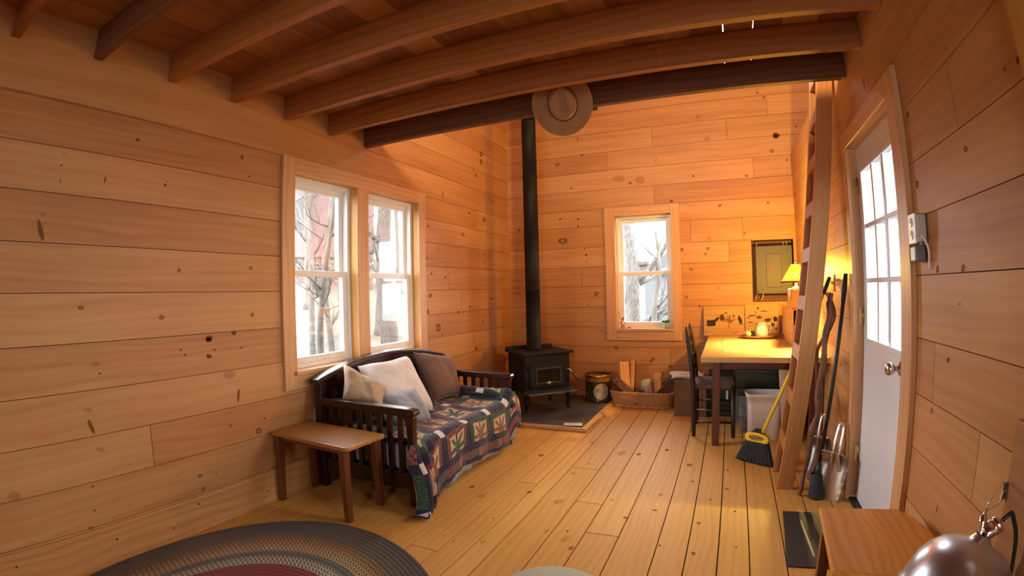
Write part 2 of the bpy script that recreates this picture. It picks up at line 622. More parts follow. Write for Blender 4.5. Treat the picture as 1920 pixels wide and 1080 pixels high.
KL=[(1.145,2.036,1,0.014),(1.79,2.069,1,0.017),(0.784,1.902,3,0.012),(0.773,1.849,1,0.008),(0.775,1.777,2,0.015),(0.992,1.812,2,0.023),(1.314,1.831,1,0.012),(1.322,1.852,1,0.006),(1.845,1.964,1,0.011),(0.702,1.626,3,0.017),(0.696,1.554,2,0.062),(1.404,1.398,0,0.015),(1.865,1.422,0,0.017),(0.886,1.22,0,0.017),(1.3,1.16,0,0.019),(1.871,1.15,0,0.017),(1.576,1.035,1,0.028),(1.572,1.027,1,0.025),(1.737,1.053,1,0.023),(1.571,0.937,1,0.022),(1.402,0.988,1,0.009),(1.425,0.958,1,0.01),(1.606,0.969,1,0.01),(1.784,0.964,1,0.01),(0.946,0.961,3,0.02),(0.963,0.917,1,0.008),(1.748,0.694,2,0.047),(1.695,0.819,3,0.04),(1.873,0.457,0,0.029),(1.679,0.531,0,0.013),(1.923,0.524,1,0.01),(0.898,0.678,2,0.051),(0.891,0.756,3,0.02),(0.931,0.564,3,0.021),(0.485,0.44,3,0.034),(0.866,0.401,0,0.01),(0.853,0.286,1,0.008),(0.82,0.206,0,0.016),(1.454,0.3,0,0.016),(1.464,0.221,0,0.016),(1.555,0.283,1,0.007),(0.892,2.301,0,0.011),(1.202,2.234,1,0.009),(1.363,2.222,2,0.013),(0.851,2.189,3,0.013),(1.845,2.255,1,0.01),(1.685,2.29,1,0.011),(2.099,2.342,0,0.02),(2.076,2.205,1,0.012),(2.312,2.131,1,0.042),(2.652,2.246,1,0.019),(2.719,2.285,0,0.019),(2.721,2.216,0,0.029),(3.313,2.146,2,0.035),(4.02,2.205,2,0.043),(3.766,1.867,1,0.02),(3.932,1.678,2,0.034),(3.724,1.572,0,0.025),(3.782,1.235,0,0.033),(3.732,1.092,0,0.033),(3.903,0.935,0,0.054),(3.712,0.839,3,0.025),(3.806,1.435,1,0.02),(3.965,0.865,3,0.028),(4.834,2.799,0,0.046),(4.831,2.712,0,0.045),(4.712,2.529,0,0.035),(4.884,2.062,0,0.045),(4.653,2.582,2,0.043),(4.808,0.934,1,0.026),(4.633,0.655,1,0.033),(4.814,0.57,2,0.053),(4.527,1.107,1,0.024),(4.881,1.68,1,0.018),(4.864,1.585,1,0.018),(4.543,2.088,1,0.025),(4.045,1.405,1,0.021),(4.4,1.848,0,0.032),(4.283,1.063,1,0.023),(5.016,1.181,1,0.028),(5.109,2.302,1,0.019)]
KB=[(-1.855,2.756,0,0.033),(-1.548,2.836,0,0.026),(-1.693,2.454,1,0.02),(-1.843,2.098,1,0.02),(-1.621,2.081,1,0.02),(-1.623,2.0,1,0.019),(-2.374,2.001,1,0.021),(-1.818,1.836,0,0.09),(-1.548,1.734,1,0.013),(-1.537,1.659,1,0.019),(-1.533,1.579,1,0.013),(-1.428,1.208,0,0.037),(-1.526,1.087,1,0.013),(-1.53,0.908,1,0.012),(-0.992,2.45,0,0.025),(-0.543,2.208,1,0.023),(-0.175,1.668,0,0.023),(-0.2,1.612,1,0.017),(-0.358,1.451,0,0.023),(-0.417,1.153,0,0.023),(-0.277,1.053,0,0.023),(-0.466,1.67,0,0.035),(-0.195,3.129,3,0.036),(-0.116,2.87,3,0.035),(0.614,2.84,0,0.051),(0.464,3.334,1,0.018),(0.526,3.279,1,0.018),(0.835,2.922,1,0.017),(-1.592,3.044,2,0.033),(0.614,2.834,0,0.039),(0.555,2.675,0,0.029),(0.218,1.816,2,0.028),(-0.154,1.777,3,0.029),(-0.081,1.243,3,0.028),(-0.812,0.449,0,0.024),(-0.788,0.474,0,0.024),(-0.6,0.394,0,0.029),(-0.682,0.321,1,0.012),(-0.665,0.256,3,0.024),(-1.708,0.288,1,0.013),(-1.209,0.593,0,0.031),(-1.387,0.792,3,0.025),(-1.124,2.512,3,0.09),(-0.881,2.471,3,0.085),(-0.025,2.126,0,0.023),(0.702,2.566,1,0.017),(-0.291,2.468,1,0.018),(-0.69,2.685,3,0.024),(0.274,2.424,0,0.023),(0.477,2.124,1,0.017)]
KR=[(2.026,1.883,0,0.021),(1.563,1.631,0,0.016),(2.013,1.611,0,0.024),(1.249,1.754,1,0.009),(1.174,1.747,1,0.015),(1.867,1.293,0,0.021),(1.654,1.289,0,0.018),(2.56,2.217,2,0.045),(1.773,0.997,1,0.016),(1.9,0.801,0,0.016),(1.751,0.495,2,0.024),(1.684,1.181,1,0.008),(4.257,0.291,1,0.03),(3.486,0.732,1,0.022)]
KF=[(-1.332,3.448,0,0.035),(-1.15,2.756,1,0.021),(-0.931,2.68,3,0.044),(-0.75,2.252,3,0.035),(-0.691,2.174,0,0.022),(-0.764,2.34,1,0.012),(-0.987,3.157,3,0.03),(-0.63,3.682,0,0.029),(-0.509,2.586,0,0.022),(-0.866,2.304,3,0.02),(-0.633,2.799,1,0.01),(-0.369,2.723,0,0.019),(-0.367,2.953,3,0.026),(-0.285,2.322,1,0.012),(-0.435,3.834,1,0.029),(-0.24,3.529,0,0.033),(-0.194,3.216,1,0.017),(0.024,3.13,0,0.021),(-0.07,2.944,0,0.015),(-0.118,2.615,0,0.018),(-0.119,2.281,0,0.018),(0.072,2.803,1,0.014),(0.079,2.384,1,0.011),(0.024,3.469,1,0.019),(-1.525,2.702,0,0.028),(-1.403,2.594,3,0.037),(-1.147,2.758,3,0.026),(-1.051,3.877,3,0.04),(-0.764,3.674,3,0.057),(-0.935,3.376,1,0.014),(-1.262,2.022,1,0.008),(-1.334,2.052,1,0.008),(-1.194,2.341,1,0.009),(-1.121,2.078,3,0.023)]
KBB=[(0.93,0.121,1,0.011),(1.247,0.075,1,0.009),(1.414,0.155,1,0.01),(1.884,0.079,1,0.011),(0.411,0.138,1,0.01),(1.408,0.074,1,0.007),(2.134,0.053,1,0.02),(2.132,-0.038,1,0.02)]
# ------------------------------------------------------------------ the room
XL, XR, YB, YF, ZR = -2.51, 0.743, 5.54, -2.6, 5.0


def pl(a, b, d): return (XL - d, a, b)
def pb(a, b, d): return (a, YB + d, b)
def pr(a, b, d): return (XR + d, a, b)
def pf(a, b, d): return (a, YF - d, b)
def pfl(a, b, d): return (b, a, -d)


random.seed(11)
# openings: (along0, along1, z0, z1)
H_LEFT = [(2.17, 3.61, 0.755, 2.07)]
H_BACK = [(0.875, 1.6, -1, 2.6), (-1.21, -0.54, 0.79, 2.10), (-0.2, 0.9, 3.55, 4.55), (0.281, 0.714, 1.087, 1.733)]
H_RIGHT = [(2.19, 3.08, -0.02, 2.03), (0.45, 1.05, 1.30, 2.1)]
H_FRONT = [(-0.31, 0.35, 0.15, 2.1), (-1.7, -0.1, 3.0, 4.0)]
SL = [-0.03, 0.205, 0.42, 0.632, 0.845, 1.061, 1.286, 1.502, 1.722, 1.932, 2.141, 2.372, 2.59, 2.81, 3.02, 3.24, 3.45, 3.67, 3.9, 4.12, 4.34, 4.56, 4.78, 5.0]
w = boards(pl, YF - 0.1, YB + 0.1, SL, H_LEFT, {2: [1.2], 5: [4.35], 6: [4.1], 7: [5.05], 8: [-0.3], 9: [4.7], 10: [2.87], 11: [2.9], 12: [4.4], 13: [3.6], 4: [5.0], 3: [4.6]}).build('wall_left', ['pine', 'gap'])
structure(w)
knots('knots', pl, KL, w)
SB = [-0.03, 0.205, 0.41, 0.605, 0.83, 1.055, 1.29, 1.518, 1.744, 1.983, 2.18, 2.40, 2.62, 2.84, 3.076, 3.30, 3.52, 3.74, 3.96, 4.2, 4.45, 4.7, 5.0]
w = boards(pb, XL - 0.0, 1.5, SB, H_BACK, {9: [-0.75], 10: [-0.73], 11: [0.35], 12: [-1.25], 13: [-0.72, 0.1], 14: [0.55], 4: [-0.5], 2: [-0.6], 6: [-1.6], 8: [-0.35, 0.2], 7: [0.05]}).build('wall_back', ['pine', 'gap'])
structure(w)
knots('knots', pb, KB, w)
SR = [-0.03, 0.20, 0.41, 0.62, 0.83, 1.042, 1.276, 1.493, 1.70, 1.92, 2.14, 2.38, 2.62]
w = boards(pr, YF - 0.1, YB, SR, H_RIGHT, {4: [1.9], 3: [1.5, 4.4], 6: [4.3], 8: [1.6], 9: [4.0], 7: [3.6], 2: [3.9], 10: [2.5, 4.6], 11: [3.4]}, shell=0.11).build('wall_right', ['pine', 'gap'])
structure(w)
knots('knots', pr, KR, w)
w = boards(pf, XL, 1.5, [-0.03, 0.4, 0.8, 1.2, 1.65, 2.1, 2.55, 3.0, 3.5, 4.0, 4.5, 5.0], H_FRONT).build('wall_front', ['pine', 'gap'])
structure(w)

# the loft side beyond the right wall's top plate, and the roof
mb = MB()
mb.box(XR + 0.02, 1.52, YF, YB, 2.60, 2.62)
structure(mb.build('trim_6', 'pine'))
mb = MB()
mb.box(1.5, 1.6, YF - 0.1, YB + 0.1, 2.6, ZR)
structure(mb.build('wall_right_upper', 'pine'))
mb = MB()
for k in range(14):
    mb.box(XL - 0.2 + k * 0.3, XL - 0.2 + k * 0.3 + 0.298, YF - 0.2, YB + 0.2, ZR, ZR + 0.05)
structure(mb.build('ceiling_roof', 'pine'))

# floor: wide boards running to the back wall
SF = [-2.62, -2.40, -2.20, -2.03, -1.88, -1.74, -1.582, -1.435, -1.285, -1.15, -1.038, -0.837, -0.673, -0.4975, -0.299, -0.152, -0.005, 0.141, 0.309, 0.47, 0.63, 0.80, 0.95]
fl = boards(pfl, YF - 0.1, YB + 0.1, SF, (), {10: [3.28, 0.9], 11: [2.72], 12: [2.36, 5.0], 13: [4.75, 1.0], 14: [0.6], 9: [1.4, 4.4], 8: [2.9], 7: [1.9], 6: [3.4], 5: [1.2], 15: [1.3], 16: [0.2], 17: [1.55], 18: [4.1], 3: [1.6], 4: [2.6]}, gap=0.006, thick=0.025, shell=0.06, mat='floor').build('floor', ['floor', 'gap'])
structure(fl)
knots('knots', pfl, [(b, a, t, r) for a, b, t, r in KF], fl)

# loft deck: boards across the beams, two of them stand a little apart
mb = MB()


def pd(a, b, d): return (b, a, 2.535 + d)


for seams in ([-2.51, -2.33, -2.17, -1.98, -1.80, -1.66, -1.47, -1.29, -1.12, -0.94, -0.77, -0.60, -0.43, -0.25, -0.09, 0.0755], [0.0795, 0.2255], [0.2295, 0.37, 0.55, 0.742]):
    boards(pd, YF, 2.915, seams, (), {0: [1.0], 2: [0.3, 2.1], 3: [1.5], 5: [0.7], 7: [1.1], 9: [1.9], 11: [0.9], 12: [1.7]}, gap=0.0012, thick=0.022, shell=0, mb=mb)
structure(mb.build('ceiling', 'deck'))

# beams: 40 cm apart, resting on both walls
random.seed(5)
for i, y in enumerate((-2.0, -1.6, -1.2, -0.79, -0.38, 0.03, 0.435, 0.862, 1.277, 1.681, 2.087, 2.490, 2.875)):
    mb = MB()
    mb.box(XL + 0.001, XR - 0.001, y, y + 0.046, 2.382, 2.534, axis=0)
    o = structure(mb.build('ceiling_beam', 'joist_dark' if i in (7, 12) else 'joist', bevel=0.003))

# boards that stand proud of the walls
mb = MB()
mb.box(XL, XL + 0.02, YF, 4.12, 0.0, 0.196, axis=1)
bb = structure(mb.build('baseboard_left', 'pine_base', bevel=0.002))
knots('knots', lambda a, b, d: (XL + 0.0203 - d, a, b), [k for k in KBB if k[0] < 2.0], bb)
mb = MB()
mb.box(XL, XL + 0.009, YF, 2.872, 2.146, 2.372, axis=1, tint=0.2)
structure(mb.build('trim_7', 'pine', bevel=0.002))

# ---- windows
gl = NT('window_glass')
gl.t.nodes.remove(gl.b)
fr = gl.n('Fresnel', {'IOR': 1.45})
tr = gl.n('BsdfTransparent', {'Color': (0.97, 0.98, 0.98, 1)})
gs = gl.n('BsdfGlossy', {'Roughness': 0.02})
mx = gl.n('MixShader', {0: gl.math('MULTIPLY', fr.outputs[0], 0.6), 1: tr, 2: gs})
gl.t.links.new(mx.outputs[0], gl.out.inputs[0])
M['glass'] = gl.m


def slab(mb, place, a0, a1, b0, b1, d0, d1, axis, mat=0, tint=None):
    """axis 'a' or 'b': which way the grain runs"""
    p, q = Vector(place(a0, b0, d0)), Vector(place(a1, b1, d1))
    lo = [min(p[i], q[i]) for i in range(3)]
    hi = [max(p[i], q[i]) for i in range(3)]
    va = Vector(place(1, 0, 0)) - Vector(place(0, 0, 0))
    vb = Vector(place(0, 1, 0)) - Vector(place(0, 0, 0))
    v = va if axis == 'a' else vb
    ax = max(range(3), key=lambda i: abs(v[i]))
    mb.box(lo[0], hi[0], lo[1], hi[1], lo[2], hi[2], axis=ax, mat=mat, tint=tint)


def sash(place, a0, a1, b0, b1, d, parent, wd=0.042, grid=None):
    mb = MB()
    for x0, x1 in ((a0, a0 + wd), (a1 - wd, a1)):
        slab(mb, place, x0, x1, b0, b1, d, d + 0.034, 'b')
    for z0, z1 in ((b0, b0 + wd), (b1 - wd, b1)):
        slab(mb, place, a0 + wd, a1 - wd, z0, z1, d, d + 0.034, 'a')
    o = mb.build('sash', 'white', parent, bevel=0.004)
    mb = MB()
    slab(mb, place, a0 + wd - 0.004, a1 - wd + 0.004, b0 + wd - 0.004, b1 - wd + 0.004, d + 0.015, d + 0.019, 'a')
    mb.build('pane', 'glass', o)
    return o


def window(n, place, a0, a1, b0, b1, mid, dj=0.055):
    """double-hung window set back in its opening"""
    r = thing('window_%d' % n, None, None, kind='structure')
    mb = MB()
    t = 0.02
    slab(mb, place, a0 - t, a0, b0 - t, b1 + t, 0.0, 0.14, 'b')
    slab(mb, place, a1, a1 + t, b0 - t, b1 + t, 0.0, 0.14, 'b')
    slab(mb, place, a0, a1, b1, b1 + t, 0.0, 0.14, 'a')
    slab(mb, place, a0, a1, b0 - t, b0, 0.0, 0.14, 'a')
    mb.build('jamb', 'jamb_pine', r)
    mb = MB()
    f = 0.03
    slab(mb, place, a0, a0 + f, b0, b1, dj, 0.14, 'b')
    slab(mb, place, a1 - f, a1, b0, b1, dj, 0.14, 'b')
    slab(mb, place, a0 + f, a1 - f, b1 - f, b1, dj, 0.14, 'a')
    slab(mb, place, a0 + f, a1 - f, b0, b0 + f, dj, 0.14, 'a')
    mb.build('frame', 'white', r, bevel=0.003)
    sash(place, a0 + f, a1 - f, mid - 0.02, b1 - f, dj + 0.048, r)
    sash(place, a0 + f, a1 - f, b0 + f, mid + 0.022, dj + 0.010, r)
    return r


def casing(n, place, strips, th=0.022, mat='pine_trim'):
    r = thing('trim_%d' % n, None, None, kind='structure')
    for nm, a0, a1, b0, b1, ax, d0 in strips:
        mb = MB()
        slab(mb, place, a0, a1, b0, b1, d0, 0.0 if d0 > -0.03 else 0.05, ax)
        mb.build(nm, mat, r, bevel=0.0025)
    return r


window(1, pl, 2.19, 2.79, 0.775, 2.05, 1.405)
window(2, pl, 2.915, 3.59, 0.775, 2.05, 1.405)
casing(1, pl, [('side_casing', 2.087, 2.19, 0.66, 2.148, 'b', -0.022), ('side_casing', 3.59, 3.69, 0.66, 2.148, 'b', -0.022), ('mullion', 2.79, 2.915, 0.775, 2.05, 'b', -0.022),
               ('head_casing', 2.191, 3.589, 2.05, 2.148, 'a', -0.022), ('apron', 2.191, 3.589, 0.66, 0.752, 'a', -0.022), ('sill', 2.165, 3.61, 0.752, 0.776, 'a', -0.045)])
window(3, pb, -1.19, -0.56, 0.81, 2.08, 1.425)
casing(2, pb, [('side_casing', -1.307, -1.19, 0.68, 2.18, 'b', -0.022), ('side_casing', -0.56, -0.465, 0.68, 2.18, 'b', -0.022),
               ('head_casing', -1.189, -0.561, 2.08, 2.18, 'a', -0.022), ('apron', -1.189, -0.561, 0.68, 0.785, 'a', -0.022), ('sill', -1.20, -0.55, 0.785, 0.812, 'a', -0.04)])
# windows outside the picture: beside and behind the camera, in the loft and in the gable
window(4, pr, 0.47, 1.03, 1.32, 2.08, 1.7)
casing(3, pr, [('side_casing', 1.03, 1.135, 1.20, 2.18, 'b', -0.022), ('side_casing', 0.37, 0.47, 1.20, 2.18, 'b', -0.022), ('head_casing', 0.471, 1.029, 2.08, 2.18, 'a', -0.022), ('sill', 0.45, 1.05, 1.295, 1.32, 'a', -0.04)], mat='jamb_pine')
window(5, pf, -0.29, 0.33, 0.17, 2.08, 1.15)
window(6, pf, -1.68, -0.12, 3.02, 3.98, 3.5)
window(7, pb, -0.18, 0.88, 3.57, 4.53, 4.05)

# ---- door
dr = thing('door_1', None, None, kind='structure')
mb = MB()
y0, y1, z0, z1 = 2.352, 2.955, 0.95, 1.865
for a, b, c, d, ax in ((2.213, y0, 0.022, 2.008, 2), (y1, 3.056, 0.022, 2.008, 2), (y0, y1, 0.022, z0, 2), (y0, y1, z1, 2.008, 1)):
    mb.box(0.782, 0.826, a, b, c, d, axis=ax)
slb = mb.build('door_slab', 'door_white', dr)
mb = MB()
t = 0.024
for a, b, c, d in ((y0 - t, y0 + 0.006, z0 - t, z1 + t), (y1 - 0.006, y1 + t, z0 - t, z1 + t)):
    mb.box(0.772, 0.783, a, b, c, d)
for c, d in ((z0 - t, z0 + 0.006), (z1 - 0.006, z1 + t)):
    mb.box(0.772, 0.783, y0 + 0.006, y1 - 0.006, c, d)
lf = mb.build('glazing_frame', 'door_white', dr, bevel=0.004)
mb = MB()
for k in (1, 2):
    yy = lerp(y0, y1, k / 3)
    mb.box(0.778, 0.822, yy - 0.013, yy + 0.013, z0, z1)
    zz = (1.268, 1.56)[k - 1]
    mb.box(0.777, 0.821, y0, y1, zz - 0.012, zz + 0.012)
mb.build('muntin', 'door_white', lf, bevel=0.003)
mb = MB()
mb.box(0.800, 0.804, y0, y1, z0, z1)
mb.build('pane', 'glass', lf)
mb = MB()
mb.M = Matrix.Translation((0.783, 2.395, 0.875)) @ Matrix.Rotation(-PI / 2, 4, 'Y')
mb.lathe([(0.033, 0.0), (0.033, 0.006), (0.014, 0.012), (0.012, 0.03), (0.026, 0.038), (0.031, 0.052), (0.027, 0.066), (0.012, 0.072), (0.0, 0.0725)], 24)
tag(mb.build('knob', 'nickel', dr), 'satin nickel door knob')
for z in (1.07, 0.285, 1.80):
    mb = MB()
    mb.box(0.755, 0.783, 3.055, 3.061, z - 0.045, z + 0.045)
    mb.tube([(0.776, 3.052, z - 0.047), (0.776, 3.052, z + 0.047)], 0.006, 8)
    tag(mb.build('hinge', 'brass', dr), 'dull brass hinge')
mb = MB()
mb.box(XR - 0.0, 0.87, 3.06, 3.085, 0, 2.035)
mb.box(XR - 0.0, 0.87, 2.186, 2.209, 0, 2.035)
mb.box(XR - 0.0, 0.87, 2.209, 3.06, 2.012, 2.035)
mb.box(0.828, 0.845, 3.04, 3.06, 0, 2.012)
mb.box(0.828, 0.845, 2.209, 2.229, 0, 2.012)
mb.build('jamb', 'pine_trim', dr)
mb = MB()
mb.box(0.745, 0.87, 2.209, 3.06, -0.005, 0.016)
mb.build('threshold', 'black', dr, bevel=0.003)
casing(4, pr, [('side_casing', 2.083, 2.205, 0.0, 2.112, 'b', -0.024), ('side_casing', 3.05, 3.125, 0.0, 2.018, 'b', -0.024), ('head_casing', 2.206, 3.125, 2.018, 2.112, 'a', -0.024)])
# plain board fixed to the right wall below the window beside the camera
mb = MB()
mb.box(0.708, XR, 0.3, 1.238, 0.0, 0.93, axis=1)
structure(mb.build('trim_5', 'pine_edge', bevel=0.003))

# ------------------------------------------------------------------ outside
random.seed(21)
n = NT('leaf_litter')
co = n.objco()
n.setp(color=n.ramp(n.noise(co, 2.5, 6, 0.7), [(0.3, (0.0525, 0.0436, 0.0338)), (0.5, (0.0863, 0.0772, 0.0645)), (0.7, (0.1201, 0.1126, 0.1013))]), rough=0.95)
n.bump(n.noise(co, 14, 4), 0.6, 0.05)
M['litter'] = n.m
n = NT('bark')
co = n.objco()
n.setp(color=n.ramp(n.noise(n.mapped(co, (26, 26, 7)), 1.6, 5, 0.7), [(0.35, (0.06, 0.056, 0.053)), (0.6, (0.145, 0.137, 0.13))]), rough=0.95)
n.bump(n.noise(n.mapped(co, (14, 14, 3)), 1.5, 4), 0.7, 0.03)
M['bark'] = n.m
M['pale_bark'] = plain('pale_bark', (0.1126, 0.1066, 0.0975), 0.9, vary=0.2, scale=5)
M['red_paint'] = plain('red_clapboard', (0.1163, 0.0825, 0.0841), 0.8)
M['grey_paint'] = plain('grey_shed_paint', (0.0675, 0.0728, 0.0781), 0.8)
M['porch_white'] = plain('porch_white_paint', (0.075, 0.075, 0.078), 0.6, vary=0.02)
M['rail_grey'] = plain('porch_grey_paint', (0.0412, 0.0412, 0.045), 0.6, vary=0.02)
n = NT('field_stone')
co = n.objco()
vo = n.n('TexVoronoi', {'Vector': co, 'Scale': 7.0}, feature='F1')
ed = n.n('TexVoronoi', {'Vector': co, 'Scale': 7.0}, feature='DISTANCE_TO_EDGE')
sep = n.n('SeparateColor', {0: vo.outputs['Color']})
col = n.ramp(sep.outputs[0], [(0.0, (0.0563, 0.0316, 0.03)), (0.4, (0.045, 0.0398, 0.0436)), (0.7, (0.0675, 0.0436, 0.0376)), (1.0, (0.075, 0.0712, 0.0675))])
n.setp(color=n.mix(n.math('LESS_THAN', ed.outputs['Distance'], 0.05), col, (0.2252, 0.2101, 0.1951)), rough=0.9)
M['stone'] = n.m


def hill(x, y):
    d = max(0.0, -x - 4.0)
    e = max(0.0, y - 7.0)
    return -0.55 + 0.155 * d + 0.03 * e + 0.12 * noise.noise((x * 0.5, y * 0.5, 0)) + 0.3 * noise.noise((x * 0.12, y * 0.12, 3))


mb = MB()
# the ground lies round the house, not under it
for (x0, x1, ya, yb, nx, ny) in ((-34, -2.75, -8, 34, 60, 60), (-2.75, 14, 5.8, 34, 30, 50), (1.7, 14, -8, 5.8, 20, 20)):
    mb.grid(lambda u, v: (lerp(x0, x1, u), lerp(ya, yb, v), hill(lerp(x0, x1, u), lerp(ya, yb, v))), nx, ny)
structure(mb.build('ground', 'litter'))


def tree(x, y, r, h, label, bark='bark', lean=(0, 0), nb=9, fork=None, group=None):
    z0 = hill(x, y) - 0.1
    t = thing('tree', label, 'tree', (x, y, z0), group=group)
    pts = [(lean[0] * (k / 7) + 0.05 * math.sin(k * 1.7 + x), lean[1] * (k / 7) + 0.05 * math.cos(k * 1.3 + y), h * k / 7) for k in range(8)]
    mb = MB()
    sp = smooth_path(pts, 3)
    rad = [r * (1.25 if i == 0 else 1) * (1 - 0.72 * i / (len(sp) - 1)) for i in range(len(sp))]
    mb.tube(sp, rad, 12)
    mb.build('trunk', bark, t)
    mb = MB()

    def branch(p, d, L, rb, lev):
        q = [p]
        for k in range(5):
            d = (d + Vector((random.uniform(-.25, .25), random.uniform(-.25, .25), random.uniform(-.05, .25)))).normalized()
            q.append(q[-1] + d * L / 5)
        mb.tube(q, [rb * (1 - 0.16 * k) for k in range(6)], 5)
        if lev < 2:
            for k in range(3 if lev == 0 else 2):
                i = random.randint(1, 4)
                branch(q[i], (d + Vector((random.uniform(-1, 1), random.uniform(-1, 1), random.uniform(-.3, .7)))).normalized(), L * 0.55, rb * 0.5, lev + 1)
    for k in range(nb):
        f = random.uniform(0.18, 0.98)
        i = int(f * (len(sp) - 1))
        a = random.uniform(0, 2 * PI)
        branch(Vector(sp[i]), Vector((math.cos(a), math.sin(a), random.uniform(0.1, 0.9))).normalized(), h * random.uniform(0.12, 0.24), rad[i] * 0.38 + 0.006, 0)
    if fork:
        branch(Vector(sp[fork[0]]), Vector(fork[1]).normalized(), fork[2], rad[fork[0]] * 0.6, 1)
    mb.build('branches', bark, t)['kind'] = 'stuff'
    return t


tree(-5.6, 7.05, 0.18, 8.0, 'thick grey tree trunk close outside the double window half by the stove', nb=10)
tree(-5.1, 4.72, 0.055, 5.0, 'slim pale sapling close outside the double window half above the daybed cap', 'pale_bark', (0.5, 0.3), 8)
tree(-6.2, 6.15, 0.06, 5.5, 'slim pale sapling bending beside the sash edge of the double window', 'pale_bark', (-0.4, 0.5), 9)
tree(-7.5, 7.0, 0.07, 7.0, 'straight thin tree centred in the double window half above the daybed cap', 'bark', (0.2, -0.1), 10)
tree(-10.5, 8.6, 0.09, 8.0, 'thin tree in the middle distance behind the saplings', 'bark', (0.3, 0.2), 9)
tree(-8.4, 10.2, 0.10, 8.0, 'thin dark tree just behind the thick trunk outside the double window', 'bark', (0, 0.4), 9)
tree(-12.0, 11.0, 0.13, 9.0, 'tall tree standing in front of the red house', 'bark', (0.2, 0.1), 9)
tree(-14.0, 18.5, 0.15, 10.0, 'tall distant tree on the slope beyond the thick trunk', 'bark', (-.2, 0), 8)
tree(-1.62, 9.0, 0.17, 8.5, 'thick mossy trunk outside the single back window', 'bark', (-0.25, 0), 7, (5, (0.9, -0.1, 0.55), 1.5))
tree(-1.22, 8.6, 0.075, 3.0, 'pale broken trunk in the middle of the back window', 'pale_bark', (0.12, 0), 5, (9, (0.35, 0, 0.9), 1.0))
tree(-3.9, 18.0, 0.13, 9.0, 'tall bare tree far beyond the back window', 'bark', (0.4, 0), 9)

# red house up the slope
hz = hill(-19, 17.6)
hs = thing('house', 'red clapboard house with white windows up the wooded slope', 'house', (-19, 17.6, hz), 0.75)
mb = MB()
mb.box(-3.2, 3.2, -2.2, 2.2, 1.0, 4.8)
mb.build('wall', 'red_paint', hs)
mb = MB()
mb.prism([(-2.7, 4.7), (2.7, 4.7), (0, 6.6)], -3.5, 3.5, axis=0)
mb.build('roof', 'rail_grey', hs)
for x in (-2.1, 0.0, 2.1):
    mb = MB()
    mb.box(x - 0.5, x + 0.5, -2.24, -2.19, 2.3, 3.8)
    f = mb.build('window_frame', 'porch_white', hs)
    mb = MB()
    mb.box(x - 0.4, x + 0.4, -2.26, -2.24, 2.4, 3.7)
    mb.build('pane', 'rail_grey', f)
mb = MB()
mb.box(-3.1, 3.1, -2.1, 2.1, -0.6, 1.0)
mb.build('foundation', 'stone', hs)
# shed and tub beyond the back window
sz = hill(-1.55, 15.2)
sh = thing('shed', 'small grey shed seen through the lower back window', 'shed', (-1.72, 14.4, sz), 0.3)
mb = MB()
mb.box(-0.6, 0.6, -0.5, 0.5, -0.2, 2.0)
mb.build('wall', 'grey_paint', sh)
mb = MB()
mb.prism([(-0.75, 1.9), (0.75, 1.9), (0.0, 2.5)], -0.6, 0.6, axis=1)
mb.build('roof', 'rail_grey', sh)
tb = thing('water_tub', 'grey tub on the ground outside the single back window', 'tub', (-1.15, 9.9, hill(-1.15, 9.9)))
mb = MB()
mb.lathe([(0.20, 0.0), (0.26, 0.9), (0.28, 0.92), (0.25, 0.93), (0.22, 0.5), (0.0, 0.45)], 20)
mb.build('tub_body', 'grey_paint', tb)
bh = thing('birdhouse', 'small wooden birdhouse with dark roof hung on the pale broken trunk', 'birdhouse', (-1.34, 8.5, 1.56))
mb = MB()
mb.box(-0.07, 0.07, -0.07, 0.07, -0.10, 0.10)
mb.build('box', 'pale_bark', bh)
mb = MB()
mb.box(-0.10, 0.10, -0.11, 0.09, 0.10, 0.16)
mb.build('roof', 'bark', bh)
mb = MB()
mb.tube([(0, 0, 0), (0.12, 0.08, -0.08)], 0.02, 6)
mb.build('bracket', 'bark', bh)
# porch outside the door
pz = -0.03
pc = thing('porch', 'white boarded porch outside the door', 'porch', (1.3, 4.6, pz))
mb = MB()
mb.box(-0.42, 1.7, -3.2, 1.6, -0.12, 0.0)
mb.build('porch_floor', 'rail_grey', pc)
for k, (x, y) in enumerate(((-0.05, 0.6), (0.2, 1.2), (0.45, 0.9), (0.12, 0.2), (0.02, 1.3), (0.34, 1.3))):
    mb = MB()
    mb.box(x - 0.045, x + 0.045, y - 0.045, y + 0.045, 0.0, 2.6)
    mb.build('porch_post', 'rail_grey' if k % 2 else 'porch_white', pc)
mb = MB()
mb.box(-0.42, 0.55, 1.45, 1.5, 0.0, 2.6)
mb.build('porch_wall', 'porch_white', pc)
st = thing('stone_chimney', 'stone chimney of red and grey fieldstone beyond the porch', 'chimney', (2.25, 6.75, -0.6))
mb = MB()
mb.box(-0.38, 0.38, -0.3, 0.3, -0.2, 2.35)
mb.build('stack', 'stone', st, bevel=0.03)
mb = MB()
mb.box(-0.43, 0.43, -0.35, 0.35, 2.35, 2.45)
mb.build('cap', 'rail_grey', st, bevel=0.01)
# ------------------------------------------------------------------ the left side: daybed, pillows, table, rug, stove
random.seed(31)

# ---- daybed: local x out from the wall, y along it
BX0, BX1, BY0, BY1 = -2.43, -1.665, 2.275, 3.655
bed = thing('daybed', 'dark cherry wooden daybed with arched back and slatted arms under the double window', 'bed', (-2.05, 2.97, 0))


def W(mb, name, mats, parent, **k):
    """build a part whose shapes were given in room coordinates"""
    p = parent
    off = Vector((0, 0, 0))
    while p is not None:
        off += p.location
        p = p.parent
    return mb.build(name, mats, parent, **k) if not any(off) else _shift(mb, off).build(name, mats, parent, **k)


def _shift(mb, off):
    mb.v = [(p[0] - off[0], p[1] - off[1], p[2] - off[2]) for p in mb.v]
    return mb


